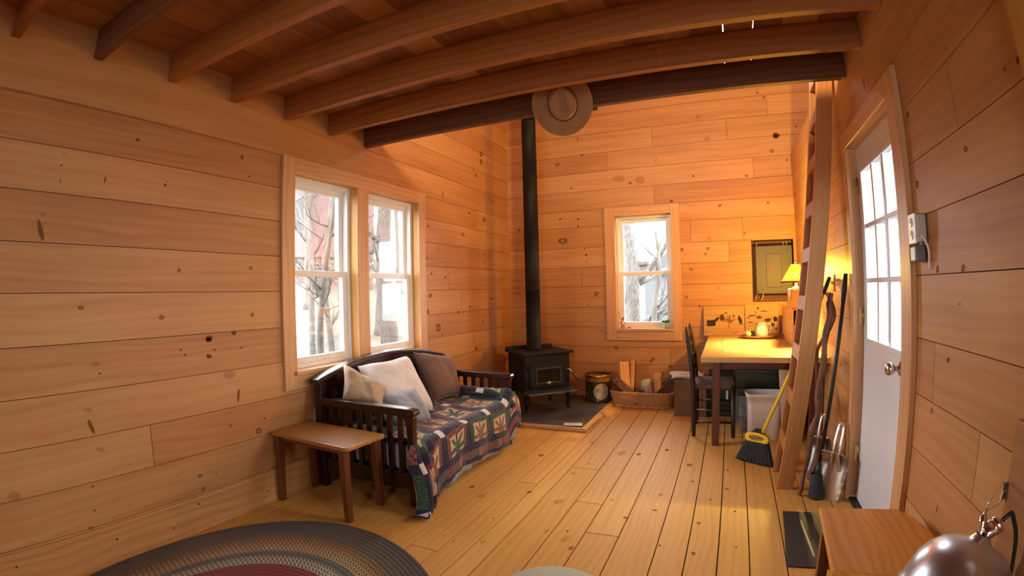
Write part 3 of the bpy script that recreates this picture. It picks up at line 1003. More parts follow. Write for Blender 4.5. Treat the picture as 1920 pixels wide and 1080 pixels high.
def arch(y):
    t = (y - (BY0 + BY1) / 2 - 0.03) / 0.78
    return 0.825 - 0.115 * t * t


mb = MB()
N = 26
ya, yb = BY0 - 0.03, BY1 + 0.13
top = [(lerp(ya, yb, k / N), arch(lerp(ya, yb, k / N))) for k in range(N + 1)]
poly = top + [(y, z - 0.035) for y, z in reversed(top)]
mb.prism(poly, BX0 - 0.022, BX0 + 0.062, axis=0)
W(mb, 'cap_rail', 'mahogany', bed, bevel=0.008, segs=3)
mb = MB()
pts = [(lerp(BY0 + 0.02, BY1 + 0.08, k / N), arch(lerp(BY0 + 0.02, BY1 + 0.08, k / N)) - 0.033) for k in range(N + 1)]
poly = pts + [(y, z - 0.10) for y, z in reversed(pts)]
mb.prism(poly, BX0, BX0 + 0.028, axis=0)
W(mb, 'back_panel', 'mahogany', bed, bevel=0.003)
mb = MB()
mb.box(BX0, BX0 + 0.028, BY0 + 0.04, BY1 + 0.05, 0.20, 0.27)
W(mb, 'back_rail', 'mahogany', bed, bevel=0.003)
for k in range(13):
    y = lerp(BY0 + 0.10, BY1 - 0.02, k / 12)
    mb = MB()
    mb.box(BX0 + 0.004, BX0 + 0.024, y - 0.02, y + 0.02, 0.26, arch(y) - 0.12, axis=2)
    W(mb, 'back_slat', 'mahogany', bed, bevel=0.002)
for ys, yn in ((BY0, BY0 + 0.05), (BY1 - 0.05, BY1)):
    mb = MB()
    zt = arch(ys) - 0.03
    mb.box(BX0 - 0.012, BX0 + 0.05, ys, yn, 0.0, zt, axis=2)
    W(mb, 'back_post', 'mahogany', bed, bevel=0.006)
    # arm: flat rail with a rolled front end that turns down into the front post
    yc = (ys + yn) / 2
    mb = MB()
    arm = [(BX0 + 0.05, 0.548), (BX1 + 0.005, 0.548), (BX1 + 0.02, 0.556), (BX1 + 0.026, 0.572), (BX1 + 0.018, 0.588), (BX1 - 0.02, 0.595), (BX0 + 0.05, 0.600)]
    mb.prism([(x, z) for x, z in arm], yc - 0.033, yc + 0.033, axis=1)
    W(mb, 'arm_rail', 'mahogany', bed, bevel=0.007, segs=3)
    mb = MB()
    post = [(BX1 - 0.042, 0.0), (BX1 + 0.002, 0.0), (BX1 + 0.002, 0.46), (BX1 + 0.008, 0.549), (BX1 - 0.085, 0.549), (BX1 - 0.062, 0.53), (BX1 - 0.047, 0.49), (BX1 - 0.042, 0.44)]
    mb.prism(post, yc - 0.022, yc + 0.022, axis=1)
    W(mb, 'front_post', 'mahogany', bed, bevel=0.005)
    mb = MB()
    mb.box(BX0 + 0.05, BX1 - 0.04, yc - 0.013, yc + 0.013, 0.10, 0.20)
    W(mb, 'arm_lower_rail', 'mahogany', bed, bevel=0.003)
    for k in range(8):
        x = lerp(BX0 + 0.115, BX1 - 0.10, k / 7)
        mb = MB()
        mb.box(x - 0.017, x + 0.017, yc - 0.009, yc + 0.009, 0.195, 0.55, axis=2)
        W(mb, 'arm_slat', 'mahogany', bed, bevel=0.002)
mb = MB()
mb.box(BX1 - 0.03, BX1 - 0.005, BY0 + 0.05, BY1 - 0.05, 0.155, 0.225)
W(mb, 'front_rail', 'mahogany', bed, bevel=0.003)
mb = MB()
mb.box(BX0 + 0.03, BX1 - 0.03, BY0 + 0.05, BY1 - 0.05, 0.175, 0.195)
W(mb, 'support_board', 'mahogany', bed)

# mattress with rounded edges and the pale grey sheet that hangs below the quilt
n = NT('grey_ticking')
n.setp(color=n.ramp(n.noise(n.objco(), 30, 4), [(0.3, (0.27, 0.26, 0.28)), (0.7, (0.36, 0.35, 0.37))]), rough=0.9)
n.bump(n.noise(n.objco(), 160, 2), 0.2, 0.002)
M['sheet'] = n.m
mt = MB()
mt.box(BX0 + 0.05, BX1 - 0.015, BY0 + 0.055, BY1 - 0.055, 0.196, 0.355)
o = mt.build('mattress', 'sheet', None, bevel=0.03, segs=4)
tag(o, 'grey mattress lying inside the dark daybed beneath the quilt', 'mattress')
random.seed(4)
SX = BX1 + 0.012


def fsheet(u, v):
    y = lerp(BY0 + 0.10, BY1 + 0.02, u)
    w = 0.006 * math.sin(y * 31) + 0.004 * math.sin(y * 57 + 1)
    z = lerp(0.30, 0.035 + 0.012 * math.sin(y * 9), v)
    if u > 0.9:
        z += 0.0
    return (SX + w * (0.3 + v) + 0.006, y, z)


mb = MB()
mb.grid(fsheet, 70, 10)
o = mb.build('bed_sheet', 'sheet', None, solid=0.004)
tag(o, 'pale grey sheet hanging down the front of the daybed below the quilt', 'sheet')

# ---- quilt
n = NT('patchwork_quilt')
uv = n.uv()
sx = n.n('SeparateXYZ', {0: uv})
u, v = sx.outputs[0], sx.outputs[1]
BS = 0.315
bu, bv = n.math('DIVIDE', u, BS), n.math('DIVIDE', v, BS)
iu, iv = n.math('FLOOR', bu), n.math('FLOOR', bv)
fu, fv = n.math('SUBTRACT', n.math('FRACT', bu), 0.5), n.math('SUBTRACT', n.math('FRACT', bv), 0.5)
au, av = n.math('ABSOLUTE', fu), n.math('ABSOLUTE', fv)
mxx = n.math('MAXIMUM', au, av)
mnn = n.math('MINIMUM', au, av)
cell = n.n('CombineXYZ', {0: iu, 1: iv, 2: 0.0})
wn = n.n('TexWhiteNoise', {'Vector': cell.outputs[0]}, noise_dimensions='3D')
rnd = wn.outputs['Value']
rc = n.n('SeparateColor', {0: wn.outputs['Color']})
prn = n.noise(uv, 130.0, 3)
navy = n.mix(n.math('GREATER_THAN', prn, 0.60), (0.012, 0.012, 0.036), (0.03, 0.03, 0.075))
cream = n.mix(n.noise(uv, 26, 3), (0.52, 0.38, 0.25), (0.40, 0.26, 0.16))
ck = n.n('TexChecker', {'Vector': uv, 'Color1': (0.16, 0.035, 0.035, 1), 'Color2': (0.085, 0.022, 0.022, 1), 'Scale': 75.0}).outputs[0]
green = n.mix(n.math('GREATER_THAN', prn, 0.56), (0.02, 0.05, 0.026), (0.075, 0.11, 0.05))
maroon = n.mix(n.math('GREATER_THAN', prn, 0.58), ck, (0.28, 0.11, 0.10))
border = n.mix(n.math('GREATER_THAN', rnd, 0.5), green, maroon)
ang = n.math('ARCTAN2', fv, fu)
rad = n.math('SQRT', n.math('ADD', n.math('MULTIPLY', fu, fu), n.math('MULTIPLY', fv, fv)))
starr = n.math('ADD', 0.11, n.math('MULTIPLY', 0.23, n.math('POWER', n.math('ABSOLUTE', n.math('COSINE', n.math('MULTIPLY', ang, 4.0))), 2.0)))
instar = n.math('LESS_THAN', rad, starr)
leaf = n.math('LESS_THAN', n.math('ADD', n.math('MULTIPLY', n.math('ABSOLUTE', n.math('SINE', n.math('MULTIPLY', ang, 3.0))), 0.19), 0.11), rad)
instar2 = n.math('SUBTRACT', 1.0, leaf)
pick = n.math('GREATER_THAN', rc.outputs[1], 0.45)
ins = n.math('ADD', n.math('MULTIPLY', pick, instar), n.math('MULTIPLY', n.math('SUBTRACT', 1.0, pick), instar2))
brown = n.mix(n.math('GREATER_THAN', n.math('SINE', n.math('MULTIPLY', ang, 8.0)), 0.0), (0.14, 0.05, 0.028), (0.24, 0.10, 0.055))
starc = n.mix(n.math('GREATER_THAN', rc.outputs[2], 0.93), brown, green)
field = n.mix(ins, cream, starc)
col = n.mix(n.math('GREATER_THAN', mxx, 0.30), field, border)
col = n.mix(n.math('GREATER_THAN', mxx, 0.405), col, navy)
col = n.mix(n.math('MULTIPLY', n.math('GREATER_THAN', mnn, 0.405), 1.0), col, (0.62, 0.58, 0.55))
# pieced border of little squares along the hem (v below 0.115)
pu = n.math('DIVIDE', u, 0.052)
pc_ = n.n('CombineXYZ', {0: n.math('FLOOR', pu), 1: 7.0, 2: 2.0})
pw = n.n('TexWhiteNoise', {'Vector': pc_.outputs[0]}, noise_dimensions='3D').outputs['Value']
patch = n.ramp(pw, [(0.0, (0.15, 0.03, 0.03)), (0.22, (0.07, 0.06, 0.065)), (0.42, (0.11, 0.045, 0.05)), (0.6, (0.03, 0.05, 0.035)), (0.72, (0.19, 0.09, 0.09)), (0.84, (0.70, 0.67, 0.65)), (0.95, (0.10, 0.05, 0.03))], 'CONSTANT')
inb = n.math('MULTIPLY', n.math('LESS_THAN', v, 0.085), n.math('GREATER_THAN', v, 0.03))
low = n.math('LESS_THAN', v, 0.13)
hem = n.mix(inb, navy, n.mix(n.math('GREATER_THAN', prn, 0.6), patch, n.mix(0.6, patch, (0.3, 0.22, 0.2))))
col = n.mix(low, col, hem)
n.setp(color=n.mix(0.25, col, n.mix(1.0, col, n.mix(n.noise(uv, 60, 3), (0.3, 0.3, 0.3), (1.5, 1.5, 1.5)), 'MULTIPLY')), rough=0.92, sheen=0.15)
qb = n.math('ADD', n.noise(uv, 22, 3), n.math('MULTIPLY', n.math('PINGPONG', n.math('MULTIPLY', u, 60.0), 1.0), 0.25))
n.bump(qb, 0.55, 0.012)
M['quilt'] = n.m


def nz(x, y, z=0.0, s=1.0):
    return noise.noise((x * s, y * s, z))


QY0, QY1 = BY0 - 0.10, BY1 + 0.045


def fquilt(u, v):
    """u along the bed from the near end, v from the back edge over the front and down"""
    y = lerp(QY0, QY1, u)
    near = max(0.0, 1 - (y - QY0) / 0.36)          # the near corner slides off and reaches the floor
    near = near * near * (3 - 2 * near)
    far = max(0.0, 1 - (QY1 - y) / 0.16)
    wide = 0.64
    drop = 0.285 + 0.02 * math.sin(y * 6) + 0.17 * near
    tot = wide + drop
    s = v * tot
    zt = 0.385 + 0.018 * nz(y * 5, s * 5) + 0.012 * nz(y * 13, s * 12, 4) + 0.085 * math.exp(-((y - (QY1 - 0.085)) / 0.075) ** 2)
    r = 0.055
    xf = BX1 + 0.03
    if s < wide - r:
        x = BX0 + 0.10 + (xf - r - BX0 - 0.10) * s / (wide - r)
        z = zt
    elif s < wide + r * 0.57:
        a = (s - wide + r) / (r * 1.57) * PI / 2
        x, z = xf - r + r * math.sin(a), zt - r + r * math.cos(a)
    else:
        d = s - wide - r * 0.57
        x = xf + 0.012 * math.sin(y * 17 + 1) * min(1, d / 0.1) + 0.012 * nz(y * 9, d * 6, 2) + 0.10 * d * (0.6 + near)
        z = zt - r - d
    # the near corner hangs outside the front post and folds in on itself
    if near > 0 and s > wide * 0.86:
        k = min(1.0, (s - wide * 0.86) / 0.12) * near
        x += k * (0.03 + 0.035 * math.sin(y * 60))
        y += k * (0.05 * math.sin(z * 9) - 0.02)
        z = max(z, 0.012 + 0.02 * abs(math.sin(y * 45)))
    if near > 0 and s <= wide * 0.86 + 0.12:
        # behind the post the edge stays inside the arm
        f = 1 - min(1.0, max(0.0, (s - wide * 0.86) / 0.12))
        y = lerp(y, max(y, BY0 + 0.062), f)
    if far > 0 and s > wide:
        x -= 0.0
        y += 0.02 * far
    elif far > 0:
        y = min(y, BY1 - 0.06 + 0.04 * max(0.0, (s - wide + 0.1) / 0.1))
    return (x, y, z)


mb = MB()
TOT = 0.64 + 0.285
mb.grid(fquilt, 120, 80, uvfn=lambda u, v: (lerp(QY0, QY1, u) - 2.30 + 0.06, (1 - v) * TOT))
o = mb.build('patchwork_quilt', 'quilt', None, solid=0.012)
tag(o, 'navy and maroon patchwork quilt with eight-pointed stars spread over the daybed', 'quilt')
# a fold of the same quilt pushed up to the far arm belongs to the quilt
mb = MB()
pts = smooth_path([(BX0 + 0.14, BY1 - 0.11, 0.415), (BX0 + 0.30, BY1 - 0.12, 0.445), (BX0 + 0.47, BY1 - 0.11, 0.44), (BX0 + 0.62, BY1 - 0.085, 0.425), (BX1 - 0.02, BY1 - 0.07, 0.39), (BX1 + 0.045, BY1 - 0.055, 0.33)], 6)
mb.tube(pts, [0.035 + 0.022 * math.sin(PI * min(1, (k + 2) / len(pts))) for k in range(len(pts))], 14, flat=0.75)
f = mb.build('rolled_fold', 'quilt', o)

# ---- pillows


def fabric(name, col, sc=1.0, weave=220.0, bmp=0.15):
    n = NT(name)
    co = n.objco()
    f = n.noise(co, 7 * sc, 4)
    n.setp(color=n.ramp(f, [(0.25, tuple(c * 0.86 for c in col)), (0.75, tuple(min(1, c * 1.1) for c in col))]), rough=0.92, sheen=0.1)
    h = n.math('ADD', n.math('MULTIPLY', n.noise(co, 9.0, 4, 0.6, 0.8), 1.0), n.math('MULTIPLY', n.noise(co, weave, 2), 0.05))
    n.bump(h, bmp, 0.03)
    return n.m


M['white_fab'] = fabric('white_cotton', (0.70, 0.64, 0.61))
M['brown_fab'] = fabric('brown_twill', (0.16, 0.085, 0.055))
M['tan_fab'] = fabric('tan_cotton', (0.46, 0.33, 0.22))
M['blue_fab'] = fabric('pale_blue_cotton', (0.33, 0.36, 0.41))


def pillow(name, c, thick, mat, label, piping=None, crease=0.0, seed=0, lean=None):
    """c = four corners bl, br, tr, tl"""
    c = [Vector(p) for p in c]
    nrm = (c[1] - c[0]).cross(c[3] - c[0]).normalized()
    ctr = sum(c, Vector()) / 4

    def f(side):
        def g(u, v):
            a, b = 2 * u - 1, 2 * v - 1
            pin = 0.10
            uu = 0.5 + 0.5 * a * (1 - pin * (1 - b * b))
            vv = 0.5 + 0.5 * b * (1 - pin * (1 - a * a))
            p = c[0] * (1 - uu) * (1 - vv) + c[1] * uu * (1 - vv) + c[2] * uu * vv + c[3] * (1 - uu) * vv
            h = max(0.0, (1 - a ** 4) * (1 - b ** 4)) ** 0.55
            h *= 1 + 0.12 * nz(a * 1.8, b * 1.8, seed) + 0.05 * nz(a * 6, b * 6, seed + 3)
            if crease:
                h *= 1 - crease * math.exp(-((a + 0.25 * b - 0.1) / 0.16) ** 2) * (0.6 + 0.4 * b)
            return p + nrm * side * thick * 0.5 * h
        return g
    mb = MB()
    mb.grid(f(1), 26, 26)
    b = len(mb.v)
    g2 = f(-1)
    mb.grid(lambda u, v: g2(1 - u, v), 26, 26)
    o = mb.build(name, mat, None, merge=True, loc=tuple(ctr))
    tag(o, label, 'pillow')
    if piping:
        mb = MB()
        e = f(0)
        ring = [e(t, 0) for t in [k / 12 for k in range(12)]] + [e(1, k / 12) for k in range(12)] + [e(1 - k / 12, 1) for k in range(12)] + [e(0, 1 - k / 12) for k in range(13)]
        mb.tube([tuple(p - ctr) for p in ring], 0.005, 6)
        mb.build('piping', piping, o)
    return o


pillow('throw_pillow', [(-2.02, 2.52, 0.41), (-1.99, 3.00, 0.40), (-2.30, 3.10, 0.775), (-2.34, 2.59, 0.765)], 0.21, 'white_fab', 'large white square pillow leaning on the back of the daybed', seed=1)
pillow('throw_pillow', [(-2.10, 3.16, 0.42), (-2.07, 3.50, 0.40), (-2.26, 3.70, 0.70), (-2.31, 3.22, 0.79)], 0.20, 'brown_fab', 'brown square pillow with corded edge beside the white pillow', piping='brown_fab', seed=2, crease=0.1)
pillow('throw_pillow', [(-2.25, 2.325, 0.565), (-2.03, 2.48, 0.50), (-2.14, 2.66, 0.62), (-2.33, 2.44, 0.80)], 0.25, 'tan_fab', 'tan cotton pillow slumped in the near corner of the daybed', seed=3, crease=0.35)
pillow('throw_pillow', [(-1.92, 2.48, 0.43), (-1.84, 2.74, 0.415), (-2.02, 2.80, 0.60), (-2.10, 2.53, 0.56)], 0.15, 'blue_fab', 'small pale blue grey pillow in front of the white pillow', seed=4, crease=0.2)

# ---- end table
et = thing('end_table', 'small oak-topped end table with red-brown legs before the daybed arm', 'table', (-2.165, 2.095, 0), -0.035)
mb = MB()
poly = rr(-0.325, 0.335, -0.168, 0.158, 0.03)
mb.prism(poly, 0.418, 0.442)
mb.build('tabletop', 'endtop', et, bevel=0.008, segs=3)
for x in (-0.280, 0.270):
    for y in (-0.128, 0.128):
        mb = MB()
        k = 0.012 if x > 0 else -0.012
        mb.beam((x, y, 0.419), (x + k, y + (0.006 if y > 0 else -0.006), 0.0), 0.047, 0.047, up=(0, 1, 0), ends=(1, 0.78))
        mb.build('leg', 'cherry_leg', et, bevel=0.004)
for y in (-0.128, 0.128):
    mb = MB()
    mb.box(-0.255, 0.245, y - 0.009, y + 0.009, 0.39, 0.418)
    mb.build('apron', 'cherry_leg', et)

# ---- braided rug
n = NT('braided_wool')
co = n.objco()
sp = n.n('SeparateXYZ', {0: co})
ex = n.math('DIVIDE', sp.outputs[0], 1.22)
ey = n.math('DIVIDE', sp.outputs[1], 0.875)
rr_ = n.math('SQRT', n.math('ADD', n.math('MULTIPLY', ex, ex), n.math('MULTIPLY', ey, ey)))
wr = n.math('MULTIPLY', rr_, 44.0)                     # rows of braid
row = n.math('FLOOR', wr)
fr_ = n.math('FRACT', wr)
an = n.math('ARCTAN2', ey, ex)
seg = n.math('MULTIPLY', n.math('MULTIPLY', an, 0.1592), n.math('MULTIPLY', n.math('ROUND', n.math('MULTIPLY', row, 3.0)), 2.0))
tw = n.math('ADD', seg, n.math('MULTIPLY', n.math('ABSOLUTE', n.math('SUBTRACT', fr_, 0.5)), 1.3))
strand = n.n('TexWhiteNoise', {'Vector': n.n('CombineXYZ', {0: n.math('FLOOR', n.math('MULTIPLY', tw, 1.0)), 1: row, 2: 0.0}).outputs[0]}, noise_dimensions='3D').outputs['Value']
rowr = n.n('TexWhiteNoise', {'Vector': n.n('CombineXYZ', {0: row, 1: 3.0, 2: 1.0}).outputs[0]}, noise_dimensions='3D').outputs['Value']
base = n.ramp(rr_, [(0.0, (0.16, 0.12, 0.09)), (0.50, (0.20, 0.15, 0.10)), (0.515, (0.19, 0.026, 0.032)), (0.60, (0.19, 0.026, 0.032)), (0.61, (0.10, 0.11, 0.095)), (0.70, (0.095, 0.105, 0.09)), (0.72, (0.17, 0.125, 0.07)), (0.77, (0.14, 0.085, 0.04)), (0.80, (0.12, 0.06, 0.028)), (0.84, (0.085, 0.068, 0.06)), (0.95, (0.06, 0.05, 0.046)), (1.0, (0.035, 0.03, 0.028))])
acc = n.ramp(rr_, [(0.0, (0.5, 0.42, 0.32)), (0.50, (0.5, 0.42, 0.32)), (0.515, (0.22, 0.035, 0.04)), (0.60, (0.22, 0.035, 0.04)), (0.612, (0.62, 0.58, 0.48)), (0.66, (0.55, 0.52, 0.44)), (0.675, (0.13, 0.145, 0.125)), (0.705, (0.13, 0.145, 0.125)), (0.72, (0.55, 0.43, 0.25)), (0.765, (0.50, 0.37, 0.18)), (0.80, (0.36, 0.21, 0.07)), (0.825, (0.30, 0.17, 0.06)), (0.845, (0.13, 0.105, 0.095)), (1.0, (0.075, 0.06, 0.055))])
fleck = n.math('LESS_THAN', n.math('FRACT', tw), 0.42)
col = n.mix(fleck, base, acc)
col = n.mix(n.math('MULTIPLY', n.math('GREATER_THAN', n.math('FRACT', tw), 0.84), 0.6), col, (0.025, 0.02, 0.018))
n.setp(color=col, rough=0.95, sheen=0.1)
ridge = n.math('SINE', n.math('MULTIPLY', fr_, PI))
n.bump(n.math('ADD', ridge, n.math('MULTIPLY', n.math('FRACT', tw), 0.6)), 0.9, 0.008)
M['braid'] = n.m
mb = MB()
prof = [(1.0, 0.003), (1.003, 0.009), (0.996, 0.014), (0.98, 0.0155)]
mb.M = Matrix.Diagonal((1.22, 0.875, 1, 1))
mb.lathe([(0.99, 0.0015)] + prof + [(0.5, 0.0155), (0.0, 0.0155)], 96)
o = mb.build('braided_rug', 'braid', None)
o.location = (-1.53, 0.736, 0)
o.rotation_euler = (0, 0, math.radians(115))
tag(o, 'oval braided wool rug in dark brown with tan and red rings', 'rug')

# ---- hearth pad
n = NT('slate_tile')
uv = n.uv()
su = n.n('SeparateXYZ', {0: uv})
tx, ty = n.math('DIVIDE', su.outputs[0], 0.305), n.math('DIVIDE', su.outputs[1], 0.305)
gx = n.math('ABSOLUTE', n.math('SUBTRACT', n.math('FRACT', tx), 0.5))
gy = n.math('ABSOLUTE', n.math('SUBTRACT', n.math('FRACT', ty), 0.5))
grout = n.math('GREATER_THAN', n.math('MAXIMUM', gx, gy), 0.492)
wn = n.n('TexWhiteNoise', {'Vector': n.n('CombineXYZ', {0: n.math('FLOOR', tx), 1: n.math('FLOOR', ty), 2: 0.0}).outputs[0]}, noise_dimensions='3D').outputs['Value']
f = n.math('ADD', n.math('MULTIPLY', n.noise(uv, 5, 5, 0.6), 0.7), n.math('MULTIPLY', wn, 0.3))
col = n.ramp(f, [(0.3, (0.045, 0.041, 0.042)), (0.55, (0.085, 0.076, 0.076)), (0.75, (0.125, 0.105, 0.095))])
n.setp(color=n.mix(grout, col, (0.13, 0.10, 0.08)), rough=0.42)
n.bump(n.noise(uv, 18, 4), 0.25, 0.004)
M['slate'] = n.m
hp = thing('hearth_pad', 'dark slate tile hearth pad edged with pine under the wood stove', 'hearth', (-1.84, 4.84, 0))
mb = MB()
x0, x1, y0, y1 = XL + 0.002 + 1.84, -1.225 + 1.84, 4.185 - 4.84, YB - 0.002 - 4.84
mb.box(x0, x1, y0, y1, 0.001, 0.024)
mb.uv = [[(mb.v[k][0] + 0.05, mb.v[k][1] + 0.13) for k in f] for f in mb.f]
mb.build('tile_surface', 'slate', hp)
mb = MB()
mb.box(x0, x1 + 0.055, y0 - 0.052, y0, 0.001, 0.034)
mb.build('front_trim', 'hearth_trim', hp, bevel=0.008)
mb = MB()
mb.box(x1, x1 + 0.055, y0 + 0.0005, y1, 0.001, 0.034)
mb.build('side_trim', 'hearth_trim', hp, bevel=0.008)
mb = MB()


def scrap(u, v):
    x, y = (u - 0.5) * 0.17, (v - 0.5) * 0.10
    return (x, y, 0.006 + 0.012 * abs(nz(u * 6, v * 5, 3)))


mb.grid(scrap, 16, 12)
o = mb.build('paper_scrap', 'paperw', None, solid=0.002)
o.location = (-1.335, 4.265, 0.0245)
o.rotation_euler = (0, 0, 0.2)
tag(o, 'crumpled scrap of grey newspaper on the corner of the tile hearth', 'paper')

# ---- wood stove, turned to face the room from the corner
sv = thing('wood_stove', 'black cast iron wood stove with tall stovepipe on the tile hearth', 'stove', (-1.905, 4.89, 0.0245), math.atan2(0.38, 0.35))
w2, d2 = 0.258, 0.215
mb = MB()
mb.box(-w2, w2, -d2, d2, 0.185, 0.585)
mb.build('firebox', 'stove', sv, bevel=0.008)
mb = MB()
mb.prism(rr(-w2 - 0.03, w2 + 0.03, -d2 - 0.045, d2 + 0.03, 0.015), 0.585, 0.607)
tp = mb.build('top_plate', 'stove', sv, bevel=0.005)
mb = MB()
mb.box(-w2 - 0.02, w2 + 0.02, d2 - 0.005, d2 + 0.025, 0.607, 0.640)
mb.build('rear_ledge', 'stove', tp, bevel=0.004)
mb = MB()
mb.prism([(-d2 - 0.13, 0.190), (-d2 - 0.005, 0.190), (-d2 - 0.005, 0.222), (-d2 - 0.12, 0.212)], -w2 - 0.02, w2 + 0.02, axis=0)
mb.build('ash_lip', 'stove_lip', sv, bevel=0.008)
# door with arched glass
mb = MB()
yd = -d2
dw, dz0, dz1 = 0.205, 0.245, 0.505
outer = [(-dw, dz0), (dw, dz0), (dw, dz1 - 0.03)] + [(dw * math.cos(PI * k / 12) * 0.98, dz1 - 0.028 + 0.03 * math.sin(PI * k / 12)) for k in range(1, 12)] + [(-dw, dz1 - 0.03)]
mb.prism(outer, yd - 0.022, yd + 0.002, axis=1)
dor = mb.build('door', 'stove', sv, bevel=0.005)
mb = MB()
gw, g0, g1 = 0.148, 0.285, 0.452
ring = []
for k in range(2):
    e = 0.016 * k
    ring.append([(-gw + e, g0 + e), (-0.05, g0 + e), (0, g0 + 0.018 + e), (0.05, g0 + e), (gw - e, g0 + e), (gw - e, g1 - e), (-gw + e, g1 - e)])
n0 = len(ring[0])
vs = [(p[0], yd - 0.030, p[1]) for p in ring[0]] + [(p[0], yd - 0.030, p[1]) for p in ring[1]] + [(p[0], yd - 0.02, p[1]) for p in ring[0]] + [(p[0], yd - 0.02, p[1]) for p in ring[1]]
fs = []
for k in range(n0):
    k2 = (k + 1) % n0
    fs += [(k, k2, n0 + k2, n0 + k), (k, 2 * n0 + k, 2 * n0 + k2, k2), (n0 + k, n0 + k2, 3 * n0 + k2, 3 * n0 + k)]
mb.add(vs, fs)
mb.build('glass_frame', 'stove_lip', dor)
mb = MB()
mb.prism([(p[0], p[1]) for p in ring[1]], yd - 0.0245, yd - 0.0225, axis=1)
gm = NT('sooty_glass')
gm.setp(color=gm.ramp(gm.noise(gm.objco(), 12, 4), [(0.3, (0.006, 0.005, 0.004)), (0.7, (0.02, 0.014, 0.008))]), rough=0.12, spec=0.5)
M['soot'] = gm.m
mb.build('glass', 'soot', dor)
mb = MB()
mb.M = Matrix.Translation((0, yd - 0.03, g0 + 0.004)) @ Matrix.Rotation(PI / 2, 4, 'X')
mb.lathe([(0.018, 0.0), (0.019, 0.004), (0.012, 0.007), (0.0, 0.008)], 14)
for s_ in (-1, 1):
    mb.tube([(0.014 * s_, 0.0, 0.004), (0.028 * s_, 0.006, 0.004), (0.042 * s_, 0.004, 0.003)], [0.006, 0.005, 0.002], 6)
tag(mb.build('emblem', 'steel', dor), 'small pale metal emblem below the glass')
for z in (0.30, 0.45):
    mb = MB()
    mb.tube([(-dw - 0.012, yd - 0.012, z - 0.03), (-dw - 0.012, yd - 0.012, z + 0.03)], 0.011, 10)
    mb.build('hinge', 'stove', dor)
mb = MB()
mb.tube([(dw - 0.01, yd - 0.02, 0.42), (dw + 0.02, yd - 0.055, 0.415), (dw + 0.055, yd - 0.065, 0.375)], [0.008, 0.007, 0.007], 8)
hd = mb.build('handle', 'steel', dor)
M['handlewood'] = wood('handle_wood', (0.20, 0.075, 0.03), (0.10, 0.035, 0.014), rough=0.4)
mb = MB()
mb.tube([(dw + 0.05, yd - 0.064, 0.38), (dw + 0.075, yd - 0.067, 0.352), (dw + 0.105, yd - 0.070, 0.318), (dw + 0.12, yd - 0.071, 0.302), (dw + 0.128, yd - 0.0715, 0.293)], [0.008, 0.014, 0.020, 0.016, 0.004], 10)
tag(mb.build('grip', 'handlewood', hd), 'turned brown wooden grip')
for x in (-1, 1):
    for y in (-1, 1):
        mb = MB()
        px, py = x * (w2 - 0.035), y * (d2 - 0.03)
        pts = smooth_path([(px, py, 0.20), (px + 0.018 * x, py + 0.018 * y, 0.15), (px + 0.022 * x, py + 0.022 * y, 0.09), (px + 0.012 * x, py + 0.012 * y, 0.04), (px + 0.022 * x, py + 0.022 * y, 0.012), (px + 0.022 * x, py + 0.022 * y, 0.0)], 4)
        k = len(pts)
        mb.tube(pts, [lerp(0.036, 0.017, min(1, i / (k * 0.6))) if i < k * 0.75 else 0.022 for i in range(k)], 10)
        mb.build('leg', 'stove', sv)
mb = MB()
prof = [(0.094, 0.607), (0.094, 0.622), (0.082, 0.625)]
zz = 0.625
for zs in (1.25, 1.87, 2.49, 3.1):
    prof += [(0.0785, zz + 0.001), (0.0785, zs - 0.012), (0.081, zs - 0.011), (0.081, zs)]
    zz = zs
prof += [(0.0785, 3.1), (0.0785, 4.93)]
mb.lathe(prof, 28, centre=(0, 0.105, 0))
mb.build('stovepipe', 'stove_pipe', sv)
# ------------------------------------------------------------------ along the back wall
random.seed(41)
# ---- printed tin
n = NT('printed_tin')
uv = n.uv()
su = n.n('SeparateXYZ', {0: uv})
co = n.objco()
zc = n.n('SeparateXYZ', {0: co})
zz = zc.outputs[2]
an = n.math('ARCTAN2', zc.outputs[1], zc.outputs[0])
base = n.ramp(n.noise(co, 16, 4), [(0.3, (0.035, 0.03, 0.017)), (0.6, (0.085, 0.072, 0.04)), (0.75, (0.20, 0.16, 0.08))])
band = n.ramp(n.noise(n.mapped(co, (9, 9, 2)), 2.0, 2), [(0.35, (0.50, 0.36, 0.04)), (0.55, (0.45, 0.17, 0.03)), (0.7, (0.30, 0.26, 0.05))])
inband = n.math('MULTIPLY', n.math('GREATER_THAN', zz, 0.225), n.math('LESS_THAN', zz, 0.268))
col = n.mix(inband, base, band)
# round cream scene on the side that faces the room
ca = n.math('WRAP', n.math('SUBTRACT', an, math.radians(-62)), PI, -PI)
dx = n.math('MULTIPLY', ca, 0.145)
dz = n.math('SUBTRACT', zz, 0.118)
rd = n.math('SQRT', n.math('ADD', n.math('MULTIPLY', dx, dx), n.math('MULTIPLY', dz, dz)))
cream = n.ramp(n.noise(co, 24, 4), [(0.35, (0.62, 0.56, 0.44)), (0.6, (0.46, 0.42, 0.30)), (0.72, (0.16, 0.14, 0.08))])
col = n.mix(n.math('LESS_THAN', rd, 0.094), col, cream)
col = n.mix(n.math('MULTIPLY', n.math('GREATER_THAN', rd, 0.090), n.math('LESS_THAN', rd, 0.096)), col, (0.03, 0.025, 0.015))
n.setp(color=col, rough=0.28, metal=0.15)
M['tin'] = n.m
tn = thing('tin_bucket', 'round printed tin with a cream scene standing between stove and basket', 'tin', (-1.375, 5.36, 0.0245))
mb = MB()
mb.lathe([(0.140, 0.0), (0.147, 0.004), (0.144, 0.012), (0.144, 0.282), (0.148, 0.288), (0.148, 0.296), (0.140, 0.296), (0.140, 0.02), (0.0, 0.018)], 40)
mb.build('body', 'tin', tn)
mb = MB()
